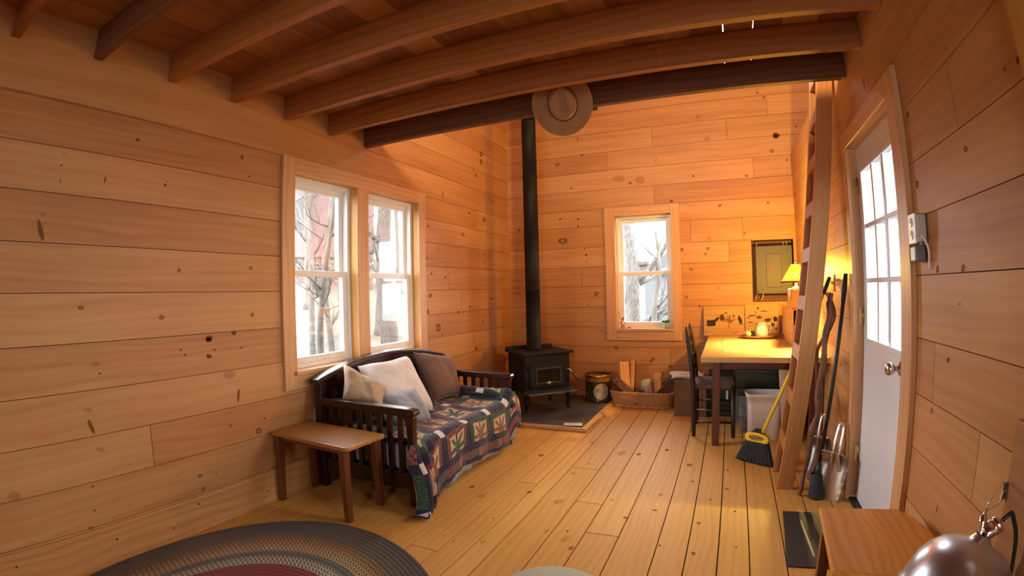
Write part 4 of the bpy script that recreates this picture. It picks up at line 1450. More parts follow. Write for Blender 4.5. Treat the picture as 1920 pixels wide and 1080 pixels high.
mb.lathe([(0.1495, 0.270), (0.1515, 0.2735), (0.1515, 0.2925), (0.1495, 0.297), (0.145, 0.297)], 40, capb=False, capt=False)
tag(mb.build('rim', 'brass', tn), 'shiny brass coloured rim')

# ---- wicker basket
n = NT('wicker')
uv = n.uv()
f = n.noise(uv, 30, 3)
n.setp(color=n.ramp(f, [(0.3, (0.36, 0.18, 0.058)), (0.7, (0.74, 0.41, 0.155))]), rough=0.5, coat=0.1)
M['wicker'] = n.m
bk = thing('wicker_basket', 'shallow brown wicker basket holding split firewood by the back wall', 'basket', (-0.865, 5.295, 0.001))


def bloop(t, s, hw, hd):
    """point on the rounded rectangle outline, t in 0..1"""
    a = 2 * PI * t
    c, d = math.cos(a), math.sin(a)
    e = 2 / 4.5
    return (hw * math.copysign(abs(c) ** e, c), hd * math.copysign(abs(d) ** e, d))


HB = 0.155
NR, NS = 13, 132
for nm in ('weave',):
    mb = MB()
    for i in range(NR):
        z = 0.014 + (HB - 0.02) * i / (NR - 1)
        fl_ = i / (NR - 1)
        hw, hd = lerp(0.298, 0.333, fl_), lerp(0.135, 0.165, fl_)
        pts = []
        for k in range(NS + 1):
            x, y = bloop(k / NS, 0, hw, hd)
            m = 0.005 * (1 if (k // 2 + i) % 2 else -1)
            L = math.hypot(x, y)
            pts.append((x + m * x / L, y + m * y / L, z))
        mb.tube(pts, 0.0062, 5, caps=False)
    bw = mb.build('weave', 'wicker', bk)
mb = MB()
for k in range(66):
    x0, y0 = bloop((k + 0.5) / 66, 0, 0.298, 0.135)
    x1, y1 = bloop((k + 0.5) / 66, 0, 0.335, 0.167)
    mb.tube([(x0, y0, 0.0), (x1, y1, HB + 0.012)], 0.005, 5)
st = mb.build('stakes', 'wicker', bk)
st['kind'] = 'stuff'
mb = MB()
for z, hw, hd, r, ph in ((0.012, 0.305, 0.142, 0.0105, 0), (0.012, 0.305, 0.142, 0.0105, PI), (HB + 0.008, 0.336, 0.168, 0.008, 0), (HB + 0.008, 0.336, 0.168, 0.008, PI)):
    pts = []
    for k in range(NS + 1):
        x, y = bloop(k / NS, 0, hw, hd)
        L = math.hypot(x, y)
        o_ = 0.006 * math.cos(k * 0.75 + ph)
        pts.append((x + o_ * x / L, y + o_ * y / L, z + 0.006 * math.sin(k * 0.75 + ph)))
    mb.tube(pts, r * 0.8, 6, caps=False)
mb.build('braided_rim', 'wicker', bk)
mb = MB()
mb.prism([bloop(k / 40, 0, 0.29, 0.13) for k in range(40)], 0.006, 0.014)
mb.build('bottom', 'wicker', bk)

# ---- split firewood
M['split'] = wood('split_wood_face', (0.85, 0.50, 0.20), (0.55, 0.25, 0.08), rough=0.75, gscale=1.6, streak=0.8)
n = NT('birch_bark')
co = n.uv()
f = n.noise(n.mapped(co, (3.0, 34, 1)), 1.6, 4, 0.6)
n.setp(color=n.ramp(f, [(0.36, (0.045, 0.035, 0.03)), (0.46, (0.40, 0.35, 0.28)), (0.7, (0.60, 0.55, 0.46))]), rough=0.8)
M['birch'] = n.m
n = NT('rough_log_bark')
co = n.objco()
n.setp(color=n.ramp(n.noise(co, 22, 5, 0.7), [(0.3, (0.05, 0.028, 0.016)), (0.6, (0.17, 0.09, 0.045)), (0.75, (0.30, 0.19, 0.11))]), rough=0.95)
n.bump(n.noise(co, 40, 4), 0.9, 0.012)
M['logbark'] = n.m


def log(label, a, b, poly, mats, roll=0.0, bark_faces=()):
    """a split log from a to b; poly is its cross-section, bark_faces the sides that keep their bark"""
    a, b = Vector(a), Vector(b)
    ax = (b - a)
    L = ax.length
    q = ax.to_track_quat('Z', 'Y')
    o = thing('firewood_log', label, 'firewood', tuple(a), group='split firewood in the wicker basket')
    R_ = q.to_matrix().to_4x4() @ Matrix.Rotation(roll, 4, 'Z')
    nP = len(poly)
    for nm, want in (('split_wood', False), ('bark', True)):
        mb = MB(R_)
        faces, vs, uvs = [], [], []
        for k in range(nP):
            if (k in bark_faces) != want:
                continue
            p, q2 = poly[k], poly[(k + 1) % nP]
            nn = 8
            base = len(vs)
            for j in range(nn + 1):
                for m_, pt in ((0, p), (1, ((p[0] + q2[0]) / 2, (p[1] + q2[1]) / 2)), (2, q2)):
                    w = 1 + 0.05 * nz(pt[0] * 30, pt[1] * 30, j * 0.6 + a[0])
                    if m_ == 1 and want:
                        w *= 1.10
                    vs.append((pt[0] * w, pt[1] * w, L * j / nn))
            for j in range(nn):
                for m_ in (0, 1):
                    i0 = base + j * 3 + m_
                    faces.append((i0, i0 + 1, i0 + 4, i0 + 3))
                    uvs.append([(L * j / nn + k, m_ * 0.04 + k * 0.3), (L * j / nn + k, m_ * 0.04 + 0.04 + k * 0.3), (L * (j + 1) / nn + k, m_ * 0.04 + 0.04 + k * 0.3), (L * (j + 1) / nn + k, m_ * 0.04 + k * 0.3)])
        if want == (len(bark_faces) == nP):
            for z in (0.0, L):
                base = len(vs)
                vs += [(p[0], p[1], z) for p in poly]
                fc = tuple(range(base, base + nP))
                faces.append(fc if z else tuple(reversed(fc)))
                uvs.append([(p[0], p[1]) for p in poly])
        ends = len(bark_faces) == nP
        if not faces:
            continue
        mb.add(vs, faces, uvs)
        if want and ends:
            mb.mi[-1] = mb.mi[-2] = 1
        mb.build(nm, [mats[1], mats[0]] if want else mats[0], o)
    return o


tri = [(-0.055, -0.045), (0.06, -0.05), (0.045, 0.03), (0.0, 0.065), (-0.04, 0.03)]
quad = [(-0.05, -0.04), (0.05, -0.045), (0.055, 0.035), (-0.045, 0.045)]
thin = [(-0.022, -0.04), (0.024, -0.035), (0.018, 0.04), (-0.02, 0.035)]
log('tall split log with smooth orange face in the basket end by the tin', (-1.045, 5.235, 0.025), (-1.095, 5.375, 0.455), quad, ('split', 'logbark'), 0.3, ())
log('narrow split log standing behind the tallest one in the basket', (-0.985, 5.30, 0.025), (-0.985, 5.40, 0.475), thin, ('split', 'logbark'), 0.1, (3,))
log('bark-covered log tipped over the basket rim towards the printed tin', (-0.90, 5.215, 0.035), (-1.16, 5.27, 0.27), tri, ('split', 'logbark'), 0.8, (0, 1, 2))
log('white birch log with peeling bark in the middle of the basket', (-0.79, 5.235, 0.03), (-0.845, 5.31, 0.275), [(0.062 * math.cos(k * PI / 4), 0.062 * math.sin(k * PI / 4)) for k in range(8)], ('split', 'birch'), 0.0, tuple(range(8)))
log('slim upright orange split log between birch log and cardboard box', (-0.695, 5.27, 0.025), (-0.705, 5.33, 0.355), thin, ('split', 'logbark'), 1.0, (0,))
log('dark slanting log at the basket end by the cardboard box', (-0.77, 5.28, 0.05), (-0.535, 5.33, 0.30), quad, ('logbark', 'logbark'), 0.2, (0, 1))
log('small dark chunk of bark wedged before the birch log', (-0.945, 5.235, 0.03), (-0.87, 5.225, 0.19), [(-0.03, -0.03), (0.035, -0.02), (0.02, 0.03), (-0.03, 0.025)], ('logbark', 'logbark'), 0.4, (0, 1))

# ---- carton with newspapers behind the chair
bx = thing('cardboard_box', 'brown cardboard box behind the wooden chair by the back wall', 'box', (-0.385, 5.07, 0.001))
mb = MB()
t = 0.006
mb.box(-0.105, 0.20, -0.16, -0.16 + t, 0, 0.37, axis=2)
mb.box(-0.105, 0.20, 0.16 - t, 0.16, 0, 0.37, axis=2)
mb.box(-0.105, -0.105 + t, -0.16 + t, 0.16 - t, 0, 0.37, axis=2)
mb.box(0.20 - t, 0.20, -0.16 + t, 0.16 - t, 0, 0.37, axis=2)
mb.box(-0.099, 0.194, -0.154, 0.154, 0, 0.01)
mb.box(-0.099, 0.194, -0.154, 0.154, 0.355, 0.362)
mb.build('carton', 'card', bx)
n = NT('newspaper_print')
uv = n.uv()
su = n.n('SeparateXYZ', {0: uv})
ln = n.math('GREATER_THAN', n.math('FRACT', n.math('MULTIPLY', su.outputs[1], 45.0)), 0.5)
blk = n.noise(n.mapped(uv, (1, 1, 1)), 7.0, 1)
tx_ = n.math('MULTIPLY', ln, n.math('GREATER_THAN', n.noise(n.mapped(uv, (90, 45, 1)), 1.0, 1), 0.42))
pic = n.math('MULTIPLY', n.math('LESS_THAN', n.math('ABSOLUTE', n.math('SUBTRACT', su.outputs[0], 0.42)), 0.14), n.math('LESS_THAN', n.math('ABSOLUTE', n.math('SUBTRACT', su.outputs[1], 0.42)), 0.14))
col = n.mix(n.math('MULTIPLY', tx_, 0.4), (0.60, 0.53, 0.45), (0.25, 0.22, 0.19))
col = n.mix(pic, col, n.ramp(n.noise(uv, 9, 3), [(0.3, (0.12, 0.09, 0.07)), (0.7, (0.40, 0.32, 0.25))]))
n.setp(color=col, rough=0.9)
M['news'] = n.m
for k, (dx, dy, rz, lab) in enumerate(((0.0, 0.0, 0.25, 'folded newspaper lying on top of the cardboard box'), (0.02, 0.01, -0.05, 'lower newspaper sticking out under the folded one on the box'))):
    mb = MB()

    def sheet(u, v, k=k):
        x, y = (u - 0.5) * 0.30, (v - 0.5) * 0.26
        droop = max(0.0, -y - 0.07) ** 2 * 4.0 + max(0.0, -x - 0.10) ** 2 * 3
        return (x, y, 0.012 * (1 - k) + 0.004 * math.sin(u * 7) + 0.003 * math.cos(v * 6) - droop * (1 if k == 0 else .8))
    mb.grid(sheet, 20, 16)
    o = mb.build('newspaper', 'news', None, solid=0.005)
    o.location = (-0.385 + dx, 4.985 + dy + 0.03, 0.388 + 0.004 * (1 - k))
    o.rotation_euler = (0.0, 0.0, rz)
    tag(o, lab, 'newspaper')

# ---- ladder-back chair
ch = thing('wooden_chair', 'dark ladder-back wooden chair with woven seat pulled up to the pine table', 'chair', (-0.11, 4.47, 0))
cx, cyy = -0.11, 4.47
for y in (4.265, 4.675):
    mb = MB()
    pts = smooth_path([(-0.262 - cx, y - cyy, 0.0), (-0.265 - cx, y - cyy, 0.25), (-0.272 - cx, y - cyy, 0.45), (-0.295 - cx, y - cyy, 0.70), (-0.33 - cx, y - cyy, 0.925)], 5)
    k = len(pts)
    rads = [lerp(0.016, 0.021, min(1, i / 3)) if i < 4 else (0.021 if i < k - 3 else (0.019, 0.015, 0.008)[i - k + 3]) for i in range(k)]
    mb.tube(pts, rads, 12)
    mb.build('back_post', 'chairwood', ch)
for z, hh in ((0.845, 0.055), (0.745, 0.05), (0.645, 0.05), (0.55, 0.045)):
    mb = MB()
    xb = -0.265 - 0.065 * max(0, (z - 0.45) / 0.475) ** 1.2

    def slat(side):
        def f(u, v):
            y = lerp(4.265, 4.675, u)
            bow = 0.022 * math.sin(PI * u)
            return (xb - bow + side * 0.006 - cx, y - cyy, z + (v - 0.5) * hh * (0.75 + 0.25 * math.sin(PI * u)))
        return f
    mb.grid(slat(1), 14, 2)
    mb.grid(lambda u, v: slat(-1)(1 - u, v), 14, 2)
    mb.build('back_slat', 'chairwood', ch, solid=0.004)
for y in (4.265, 4.675):
    mb = MB()
    mb.tube([(0.065 - cx, y - cyy, 0.0), (0.062 - cx, y - cyy, 0.1), (0.058 - cx, y - cyy, 0.44)], [0.016, 0.02, 0.022], 12)
    mb.build('front_leg', 'chairwood', ch)
for y in (4.265, 4.675):
    for z in (0.125, 0.225):
        mb = MB()
        mb.tube([(-0.262 - cx, y - cyy, z), (0.062 - cx, y - cyy, z)], 0.010, 8)
        mb.build('stretcher', 'chairwood', ch)
for x, z in ((0.062, 0.25), (-0.264, 0.25), (0.062, 0.15)):
    mb = MB()
    mb.tube([(x - cx, 4.265 - cyy, z), (x - cx, 4.675 - cyy, z)], 0.010, 8)
    mb.build('stretcher', 'chairwood', ch)
n = NT('woven_rush')
n.setp(color=n.ramp(n.noise(n.mapped(n.objco(), (60, 6, 6)), 2.0, 3), [(0.3, (0.05, 0.024, 0.012)), (0.7, (0.13, 0.065, 0.03))]), rough=0.7)
M['rush'] = n.m
mb = MB()
mb.box(-0.275 - cx, 0.075 - cx, 4.255 - cyy, 4.685 - cyy, 0.405, 0.445)
tag(mb.build('seat', 'rush', ch, bevel=0.015, segs=3), 'dark woven seat')

# ---- pine table
TX0, TX1, TY0, TY1, TZ = -0.185, 0.735, 3.80, 5.50, 0.737
tb = thing('pine_table', 'long pine-topped table with red-brown legs in the corner by the ladder', 'table', (0.275, 4.65, 0))
ox, oy = 0.275, 4.65
mb = MB()
wb = (TX1 - TX0) / 6
for k in range(6):
    mb.box(TX0 - ox + k * wb + 0.0007, TX0 - ox + (k + 1) * wb - 0.0007, TY0 + 0.07 - oy, TY1 - oy, TZ - 0.04, TZ, axis=1)
mb.box(TX0 - ox, TX1 - ox, TY0 - oy, TY0 + 0.0695 - oy, TZ - 0.04, TZ, axis=0)
mb.build('tabletop', 'table_pine', tb, bevel=0.002)
for x in (TX0 + 0.11, TX1 - 0.07):
    for y in (4.045, TY1 - 0.12):
        mb = MB()
        mb.box(x - 0.029 - ox, x + 0.029 - ox, y - 0.029 - oy, y + 0.029 - oy, 0.0, TZ - 0.04, axis=2)
        mb.build('leg', 'redwood', tb, bevel=0.003)
for y in (4.045, TY1 - 0.12):
    mb = MB()
    mb.box(TX0 + 0.14 - ox, TX1 - 0.10 - ox, y - 0.012 - oy, y + 0.012 - oy, TZ - 0.125, TZ - 0.04)
    mb.build('apron', 'redwood', tb, bevel=0.002)
for x in (TX0 + 0.11, TX1 - 0.07):
    mb = MB()
    mb.box(x - 0.012 - ox, x + 0.012 - ox, 4.075 - oy, TY1 - 0.15 - oy, TZ - 0.125, TZ - 0.04)
    mb.build('apron', 'redwood', tb, bevel=0.002)

# ---- things under the table
def bin_box(name, label, cat, x0, x1, y0, y1, z0, h, mat, lid=None, tap=0.92, lidh=0.03):
    o = thing(name, label, cat, ((x0 + x1) / 2, (y0 + y1) / 2, z0))
    hx, hy = (x1 - x0) / 2, (y1 - y0) / 2
    mb = MB()
    vs, fs = [], []
    rings = [(tap, 0.0), (1.0, h), (0.96, h), (tap * 0.95, 0.012)]
    nn = None
    for k, z in rings:
        p = rr(-hx * k, hx * k, -hy * k, hy * k, 0.03)
        nn = len(p)
        vs += [(a, b, z) for a, b in p]
    for r in range(3):
        for k in range(nn):
            k2 = (k + 1) % nn
            fs.append((r * nn + k, r * nn + k2, (r + 1) * nn + k2, (r + 1) * nn + k))
    fs.append(tuple(reversed(range(nn))))
    fs.append(tuple(range(3 * nn, 4 * nn)))
    mb.add(vs, fs)
    mb.build('tub', mat, o, bevel=0.002)
    if lid:
        mb = MB()
        mb.prism(rr(-hx - 0.01, hx + 0.01, -hy - 0.01, hy + 0.01, 0.035), h - 0.012, h + lidh - 0.012)
        mb.build('lid', lid, o, bevel=0.006)
    return o


n = NT('cloudy_plastic')
n.setp(color=(0.26, 0.24, 0.26), rough=0.3, trans=0.25)
M['cloudy'] = n.m
bin_box('storage_bin', 'grey plastic storage bin on the floor far under the pine table', 'bin', 0.07, 0.55, 4.78, 5.20, 0.001, 0.29, 'grey_bin', 'grey_bin')
bin_box('storage_bin', 'dark olive storage bin stacked on the grey one under the table', 'bin', 0.08, 0.54, 4.80, 5.20, 0.311, 0.16, 'green_bin', 'green_bin', 0.95)
bin_box('storage_bin', 'cloudy clear plastic bin between chair and white wastebasket', 'bin', 0.105, 0.40, 4.46, 4.74, 0.001, 0.30, 'cloudy', 'grey_bin')
cr = thing('file_crate', 'black plastic crate with a white tag under the table behind the chair', 'crate', (-0.06, 5.13, 0.001))
mb = MB()
mb.box(-0.11, 0.11, -0.16, 0.16, 0, 0.40)
mb.build('crate_body', 'black', cr, bevel=0.01)
mb = MB()
mb.box(-0.115, 0.115, -0.165, 0.165, 0.385, 0.41)
mb.build('rim', 'black', cr, bevel=0.004)
mb = MB()
mb.box(0.06, 0.08, -0.163, -0.1605, 0.17, 0.255)
mb.build('tag', 'bin', cr)

# ---- wastebasket
wb_ = thing('wastebasket', 'white plastic wastebasket standing under the front of the pine table', 'wastebasket', (0.31, 4.31, 0.001))
mb = MB()
H = 0.385
rings = [(0.118, 0.085, 0.0), (0.122, 0.088, 0.004), (0.138, 0.103, H * 0.80), (0.139, 0.104, H * 0.82), (0.142, 0.108, H * 0.83), (0.147, 0.112, H - 0.03), (0.152, 0.117, H - 0.028), (0.153, 0.118, H - 0.004), (0.150, 0.115, H), (0.140, 0.105, H - 0.002), (0.134, 0.10, H * 0.8), (0.112, 0.08, 0.02)]
vs, fs = [], []
for hx, hy, z in rings:
    p = rr(-hx, hx, -hy, hy, 0.035, 6)
    nn = len(p)
    vs += [(a, b, z) for a, b in p]
for r in range(len(rings) - 1):
    for k in range(nn):
        k2 = (k + 1) % nn
        fs.append((r * nn + k, r * nn + k2, (r + 1) * nn + k2, (r + 1) * nn + k))
fs.append(tuple(reversed(range(nn))))
fs.append(tuple(range((len(rings) - 1) * nn, len(rings) * nn)))
mb.add(vs, fs, smooth=True)
mb.build('tub', 'bin', wb_)
wb_.rotation_euler = (0, 0, 0.06)

# ---- white board leaning under the table edge
o = MB()
o.beam((0.50, 4.22, 0.002), (0.44, 4.10, 0.69), 0.085, 0.018, up=(0, 1, 0))
o = o.build('painted_board', 'bin', None, bevel=0.002)
tag(o, 'white painted board leaning against the table front behind the wastebasket', 'board')

# ------------------------------------------------------------------ on the table
n = NT('plywood_panel')
uv = n.uv()
n.setp(color=n.ramp(n.noise(n.mapped(uv, (3, 40, 1)), 1.0, 3), [(0.3, (0.52, 0.30, 0.10)), (0.7, (0.40, 0.21, 0.06))]), rough=0.6)
M['ply'] = n.m
M['pressed'] = plain('pressed_leaf_brown', (0.075, 0.028, 0.010), 0.8, vary=0.15, scale=60)
M['pressed2'] = plain('pressed_leaf_tan', (0.20, 0.095, 0.03), 0.8, vary=0.15, scale=60)
M['pressed3'] = plain('dark_pressed_shape', (0.022, 0.014, 0.010), 0.8)


def panel(x0, x1, z1, label, shapes, seed):
    p = thing('collage_panel', label, 'panel', ((x0 + x1) / 2, 5.478, TZ + 0.001))
    mb = MB()
    hx = (x1 - x0) / 2
    p.rotation_euler = (math.radians(-7), 0, 0)
    mb.box(-hx, hx, 0, 0.012, 0, z1 - TZ, axis=0)
    mb.build('board', 'ply', p, bevel=0.001)
    rnd_ = random.Random(seed)
    for nm, cx_, cz, sx_, sz, rot, mat, kind in shapes:
        pts = []
        for k in range(12):
            a = 2 * PI * k / 12
            w = 1.0
            if kind == 'leaf':
                w = 0.75 + 0.25 * abs(math.cos(a))
            elif kind == 'frag':
                w = rnd_.uniform(0.65, 1.1)
            x, z = sx_ * math.cos(a) * w, sz * math.sin(a) * w
            if kind == 'rect':
                x, z = sx_ * max(-1, min(1, 1.6 * math.cos(a))), sz * max(-1, min(1, 1.6 * math.sin(a)))
            pts.append((cx_ + x * math.cos(rot) - z * math.sin(rot), cz + x * math.sin(rot) + z * math.cos(rot)))
        mb = MB()
        mb.prism(pts, -0.003, 0.0002, axis=1)
        mb.build(nm, mat, p)
    if seed == 1:      # a dried sprig of fine stems
        mb = MB()
        for k in range(16):
            a = rnd_.uniform(0.3, 2.8)
            L = rnd_.uniform(0.03, 0.075)
            bx_, bz = 0.055 + rnd_.uniform(-0.02, 0.02), 0.15 + rnd_.uniform(-0.02, 0.02)
            mb.tube([(bx_, -0.002, bz), (bx_ + L * math.cos(a), -0.003, bz + L * math.sin(a))], 0.0025, 4)
        mb.tube([(0.045, -0.002, 0.085), (0.055, -0.002, 0.16)], 0.003, 5)
        mb.build('dried_sprig', 'pressed2', p)
    return p


panel(-0.232, 0.192, 1.045, 'plywood panel with a dried sprig and dark square patch behind the table', [
    ('dark_patch', -0.135, 0.135, 0.045, 0.032, 0.05, 'pressed3', 'rect'), ('dark_patch', -0.082, 0.17, 0.04, 0.018, 0.75, 'pressed3', 'leaf'), ('pressed_leaf', -0.02, 0.19, 0.028, 0.045, 0.3, 'pressed', 'frag'),
    ('pressed_leaf', 0.165, 0.165, 0.017, 0.06, 0.3, 'pressed3', 'leaf'), ('pressed_leaf', 0.02, 0.24, 0.02, 0.012, 0.3, 'pressed2', 'frag'), ('pressed_leaf', 0.10, 0.21, 0.018, 0.02, 0.8, 'pressed2', 'frag')], 1)
panel(0.198, 0.545, 1.06, 'plywood panel with many small dark fragments standing behind the pitcher', [
    ('fragment', -0.10, 0.21, 0.045, 0.008, 0.05, 'pressed', 'frag'), ('fragment', -0.03, 0.19, 0.035, 0.016, 0.1, 'pressed', 'frag'), ('fragment', 0.055, 0.165, 0.045, 0.02, 0.0, 'pressed', 'frag'),
    ('fragment', 0.135, 0.17, 0.022, 0.028, 0.2, 'pressed3', 'frag'), ('fragment', 0.02, 0.255, 0.04, 0.006, 0.0, 'pressed', 'leaf'), ('fragment', -0.04, 0.285, 0.01, 0.014, 0.0, 'pressed3', 'frag'),
    ('fragment', -0.12, 0.14, 0.03, 0.006, 0.1, 'pressed', 'leaf'), ('fragment', 0.02, 0.12, 0.02, 0.02, 0.4, 'pressed', 'frag'), ('fragment', 0.10, 0.11, 0.03, 0.022, 0.4, 'pressed', 'frag'),
    ('fragment', 0.14, 0.07, 0.018, 0.016, 0.4, 'pressed2', 'frag'), ('fragment', 0.06, 0.05, 0.015, 0.02, 0.4, 'pressed', 'leaf'), ('fragment', -0.14, 0.19, 0.018, 0.01, 0.4, 'pressed2', 'frag'), ('fragment', -0.06, 0.245, 0.02, 0.008, 0.4, 'pressed2', 'frag')], 2)

# oval tray with pitcher and gourds
TYP = 5.22
M['traywood'] = wood('red_brown_tray', (0.33, 0.11, 0.035), (0.18, 0.05, 0.016), rough=0.3, coat=0.3)
tr_ = thing('serving_tray', 'oval red-brown wooden tray on the pine table before the panels', 'tray', (0.325, TYP, TZ + 0.001))
mb = MB()
mb.M = Matrix.Diagonal((1.0, 0.62, 1, 1))
mb.lathe([(0.13, 0.0), (0.16, 0.004), (0.20, 0.02), (0.212, 0.030), (0.206, 0.031), (0.16, 0.012), (0.0, 0.010)], 40)
mb.build('dish', 'traywood', tr_)
for s_ in (-1, 1):
    mb = MB()
    mb.tube(smooth_path([(0.195 * s_, -0.035, 0.025), (0.232 * s_, -0.02, 0.048), (0.236 * s_, 0.02, 0.048), (0.195 * s_, 0.035, 0.025)], 5), 0.006, 7)
    mb.build('handle', 'traywood', tr_)
M['pewter'] = plain('yellowed_pewter', (0.36, 0.32, 0.20), 0.4, 0.3, vary=0.08)
pt = thing('milk_pitcher', 'small pewter milk can with handle standing on the wooden tray', 'pitcher', (0.345, TYP, TZ + 0.0115))
mb = MB()
mb.lathe([(0.058, 0.0), (0.066, 0.006), (0.068, 0.05), (0.064, 0.085), (0.054, 0.105), (0.052, 0.125), (0.060, 0.142), (0.062, 0.147), (0.056, 0.146), (0.048, 0.125), (0.050, 0.105), (0.058, 0.08), (0.058, 0.012), (0.0, 0.010)], 28)
mb.build('body', 'pewter', pt)
mb = MB()
mb.tube(smooth_path([(0.056, 0, 0.13), (0.085, 0, 0.128), (0.094, 0, 0.09), (0.072, 0, 0.045)], 5), 0.006, 8)
mb.build('handle', 'pewter', pt)
M['gourd'] = plain('dried_gourd', (0.42, 0.26, 0.10), 0.6, vary=0.1, scale=20)
for k, (x, y, r, lab) in enumerate(((0.215, 5.20, 0.034, 'pale tan round gourd beside the dark cup on the wooden tray'), (0.185, 5.24, 0.022, 'small tan gourd beside the larger gourd on the tray edge'))):
    g = thing('gourd', lab, 'gourd', (x, y, TZ + 0.012 + (0.003 if k == 0 else 0.008)))
    mb = MB()
    mb.lathe([(0.0, 0.0), (r * 0.6, r * 0.08), (r, r * 0.8), (r * 0.8, r * 1.4), (r * 0.35, r * 1.75), (r * 0.2, r * 1.9)], 16)
    mb.build('fruit', 'gourd', g)
    mb = MB()
    mb.tube([(0, 0, r * 1.85), (r * 0.12, 0, r * 2.2)], r * 0.12, 6)
    mb.build('stem', 'pressed', g)
o = MB()
o.lathe([(0.018, 0.0), (0.022, 0.004), (0.026, 0.05), (0.027, 0.056), (0.023, 0.055), (0.019, 0.01), (0.0, 0.008)], 18)
o = o.build('dark_cup', 'black', None)
o.location = (0.265, 5.245, TZ + 0.0125)
tag(o, 'little dark cup between gourd and pitcher on the tray', 'cup')

# ---- organiser on the table against the right wall
M['orgwood'] = wood('orange_pine_box', (0.58, 0.33, 0.12), (0.42, 0.20, 0.06), rough=0.45)
OY0, OY1, OX0, OX1 = 4.52, 5.30, 0.555, 0.738
og = thing('desk_organizer', 'open pine shelf unit standing on the table under the lamp', 'shelf', ((OX0 + OX1) / 2, OY0, TZ + 0.001))
hx = (OX1 - OX0) / 2
t = 0.014
hz = 0.315
L = OY1 - OY0
for nm, bxs in (('side_panel', (-hx, -hx + t, 0, L, 0, hz)), ('back_panel', (hx - t, hx, 0, L, 0, hz)), ('top', (-hx + t, hx - t, 0, L, hz - t, hz)), ('shelf', (-hx + t, hx - t, 0, L, 0.0, t)), ('shelf', (-hx + t, hx - t, 0.0, L, 0.16, 0.16 + t)), ('end_panel', (-hx + t, hx - t, L - t, L, t, hz - t))):
    mb = MB()
    mb.box(*bxs)
    mb.build(nm, 'orgwood', og, bevel=0.001)
ub = thing('wooden_box', 'narrow upright pine box on top of the desk shelf under the lamp', 'box', (OX0 + 0.05, OY0 + 0.02, TZ + 0.001 + hz + 0.0005))
for bxs in ((-0.05, -0.038, 0, 0.30, 0, 0.165), (0.06, 0.072, 0, 0.30, 0, 0.165), (-0.038, 0.06, 0, 0.30, 0.153, 0.165), (-0.038, 0.06, 0, 0.30, 0, 0.012), (-0.038, 0.06, 0.0, 0.012, 0.012, 0.153)):
    mb = MB()
    mb.box(*bxs)
    mb.build('panel', 'orgwood', ub, bevel=0.001)
for k, (y, hgt, dep, col) in enumerate(((0.03, 0.125, 0.115, (0.10, 0.03, 0.02)), (0.065, 0.12, 0.12, (0.30, 0.26, 0.20)), (0.098, 0.13, 0.12, (0.04, 0.05, 0.07)))):
    bo = thing('book', ('dark red book first at the open end of the desk shelf', 'pale book second from the open end of the desk shelf', 'dark blue book third from the open end of the desk shelf')[k], 'book', (OX0 + 0.09, OY0 + y, TZ + 0.016))
    M['bk%d' % k] = plain('book_cover_%d' % k, col, 0.6)
    mb = MB()
    mb.box(-0.06, 0.06, -0.014, -0.011, 0, hgt)
    mb.box(-0.06, 0.06, 0.011, 0.014, 0, hgt)
    mb.box(-0.06, -0.056, -0.011, 0.011, 0, hgt)
    mb.build('cover', 'bk%d' % k, bo)
    mb = MB()
    mb.box(-0.055, 0.055, -0.0108, 0.0108, 0.003, hgt - 0.003)
    mb.build('pages', 'paperw', bo)

# ---- lamp
LX, LY, LZ = 0.604, 4.60, TZ + 0.001 + hz + 0.0005 + 0.1655
lp = thing('desk_lamp', 'lit table lamp with amber cone shade on the wooden box beside the ladder', 'lamp', (LX, LY, LZ))
mb = MB()
mb.lathe([(0.045, 0.0), (0.047, 0.006), (0.03, 0.018), (0.012, 0.03), (0.010, 0.10), (0.013, 0.115), (0.008, 0.13)], 20)
mb.build('base', 'brass', lp)
n = NT('amber_shade')
n.t.nodes.remove(n.b)
zc = n.n('SeparateXYZ', {0: n.objco()}).outputs[2]
col = n.ramp(n.math('MULTIPLY', n.math('SUBTRACT', zc, 0.05), 6.0), [(0.0, (1.0, 0.50, 0.02)), (0.35, (1.0, 0.74, 0.12)), (0.7, (1.0, 0.55, 0.03)), (1.0, (0.80, 0.32, 0.01))])
tl_ = n.n('BsdfTranslucent', {'Color': (0.004, 0.0022, 0.0003, 1)})
tp_ = n.n('BsdfTransparent', {'Color': (0.92, 0.80, 0.42, 1)})
em_ = n.n('Emission', {'Color': col, 'Strength': 0.75})
m1 = n.n('MixShader', {0: 0.52, 1: tl_, 2: tp_})
a1 = n.n('AddShader', {0: m1, 1: em_})
n.t.links.new(a1.outputs[0], n.out.inputs[0])
M['shade'] = n.m
mb = MB()
mb.lathe([(0.128, 0.062), (0.034, 0.215)], 32, capb=False, capt=False)
sh_ = mb.build('lamp_shade', 'shade', lp, solid=0.002)
M['shade_trim'] = plain('brown_shade_trim', (0.16, 0.06, 0.015), 0.6)
mb = MB()
mb.lathe([(0.1315, 0.054), (0.1275, 0.069), (0.1255, 0.068), (0.129, 0.054), (0.1315, 0.054)], 32, capb=False, capt=False)
mb.build('shade_trim', 'shade_trim', sh_)
mb = MB()
mb.lathe([(0.0375, 0.209), (0.0345, 0.220), (0.031, 0.219), (0.034, 0.208), (0.0375, 0.209)], 32, capb=False, capt=False)
mb.build('shade_trim', 'shade_trim', sh_)
mb = MB()
for k in range(3):
    a = 2 * PI * k / 3
    mb.tube([(0, 0, 0.218), (0.034 * math.cos(a), 0.034 * math.sin(a), 0.214)], 0.0018, 5)
mb.tube([(0.0, 0, 0.205), (0.0, 0, 0.222)], 0.003, 6)
mb.lathe([(0.0, 0.218), (0.008, 0.224), (0.009, 0.234), (0.004, 0.244), (0.0, 0.247)], 12)
mb.build('finial', 'black', sh_)
ld = bpy.data.lights.new('bulb', 'POINT')
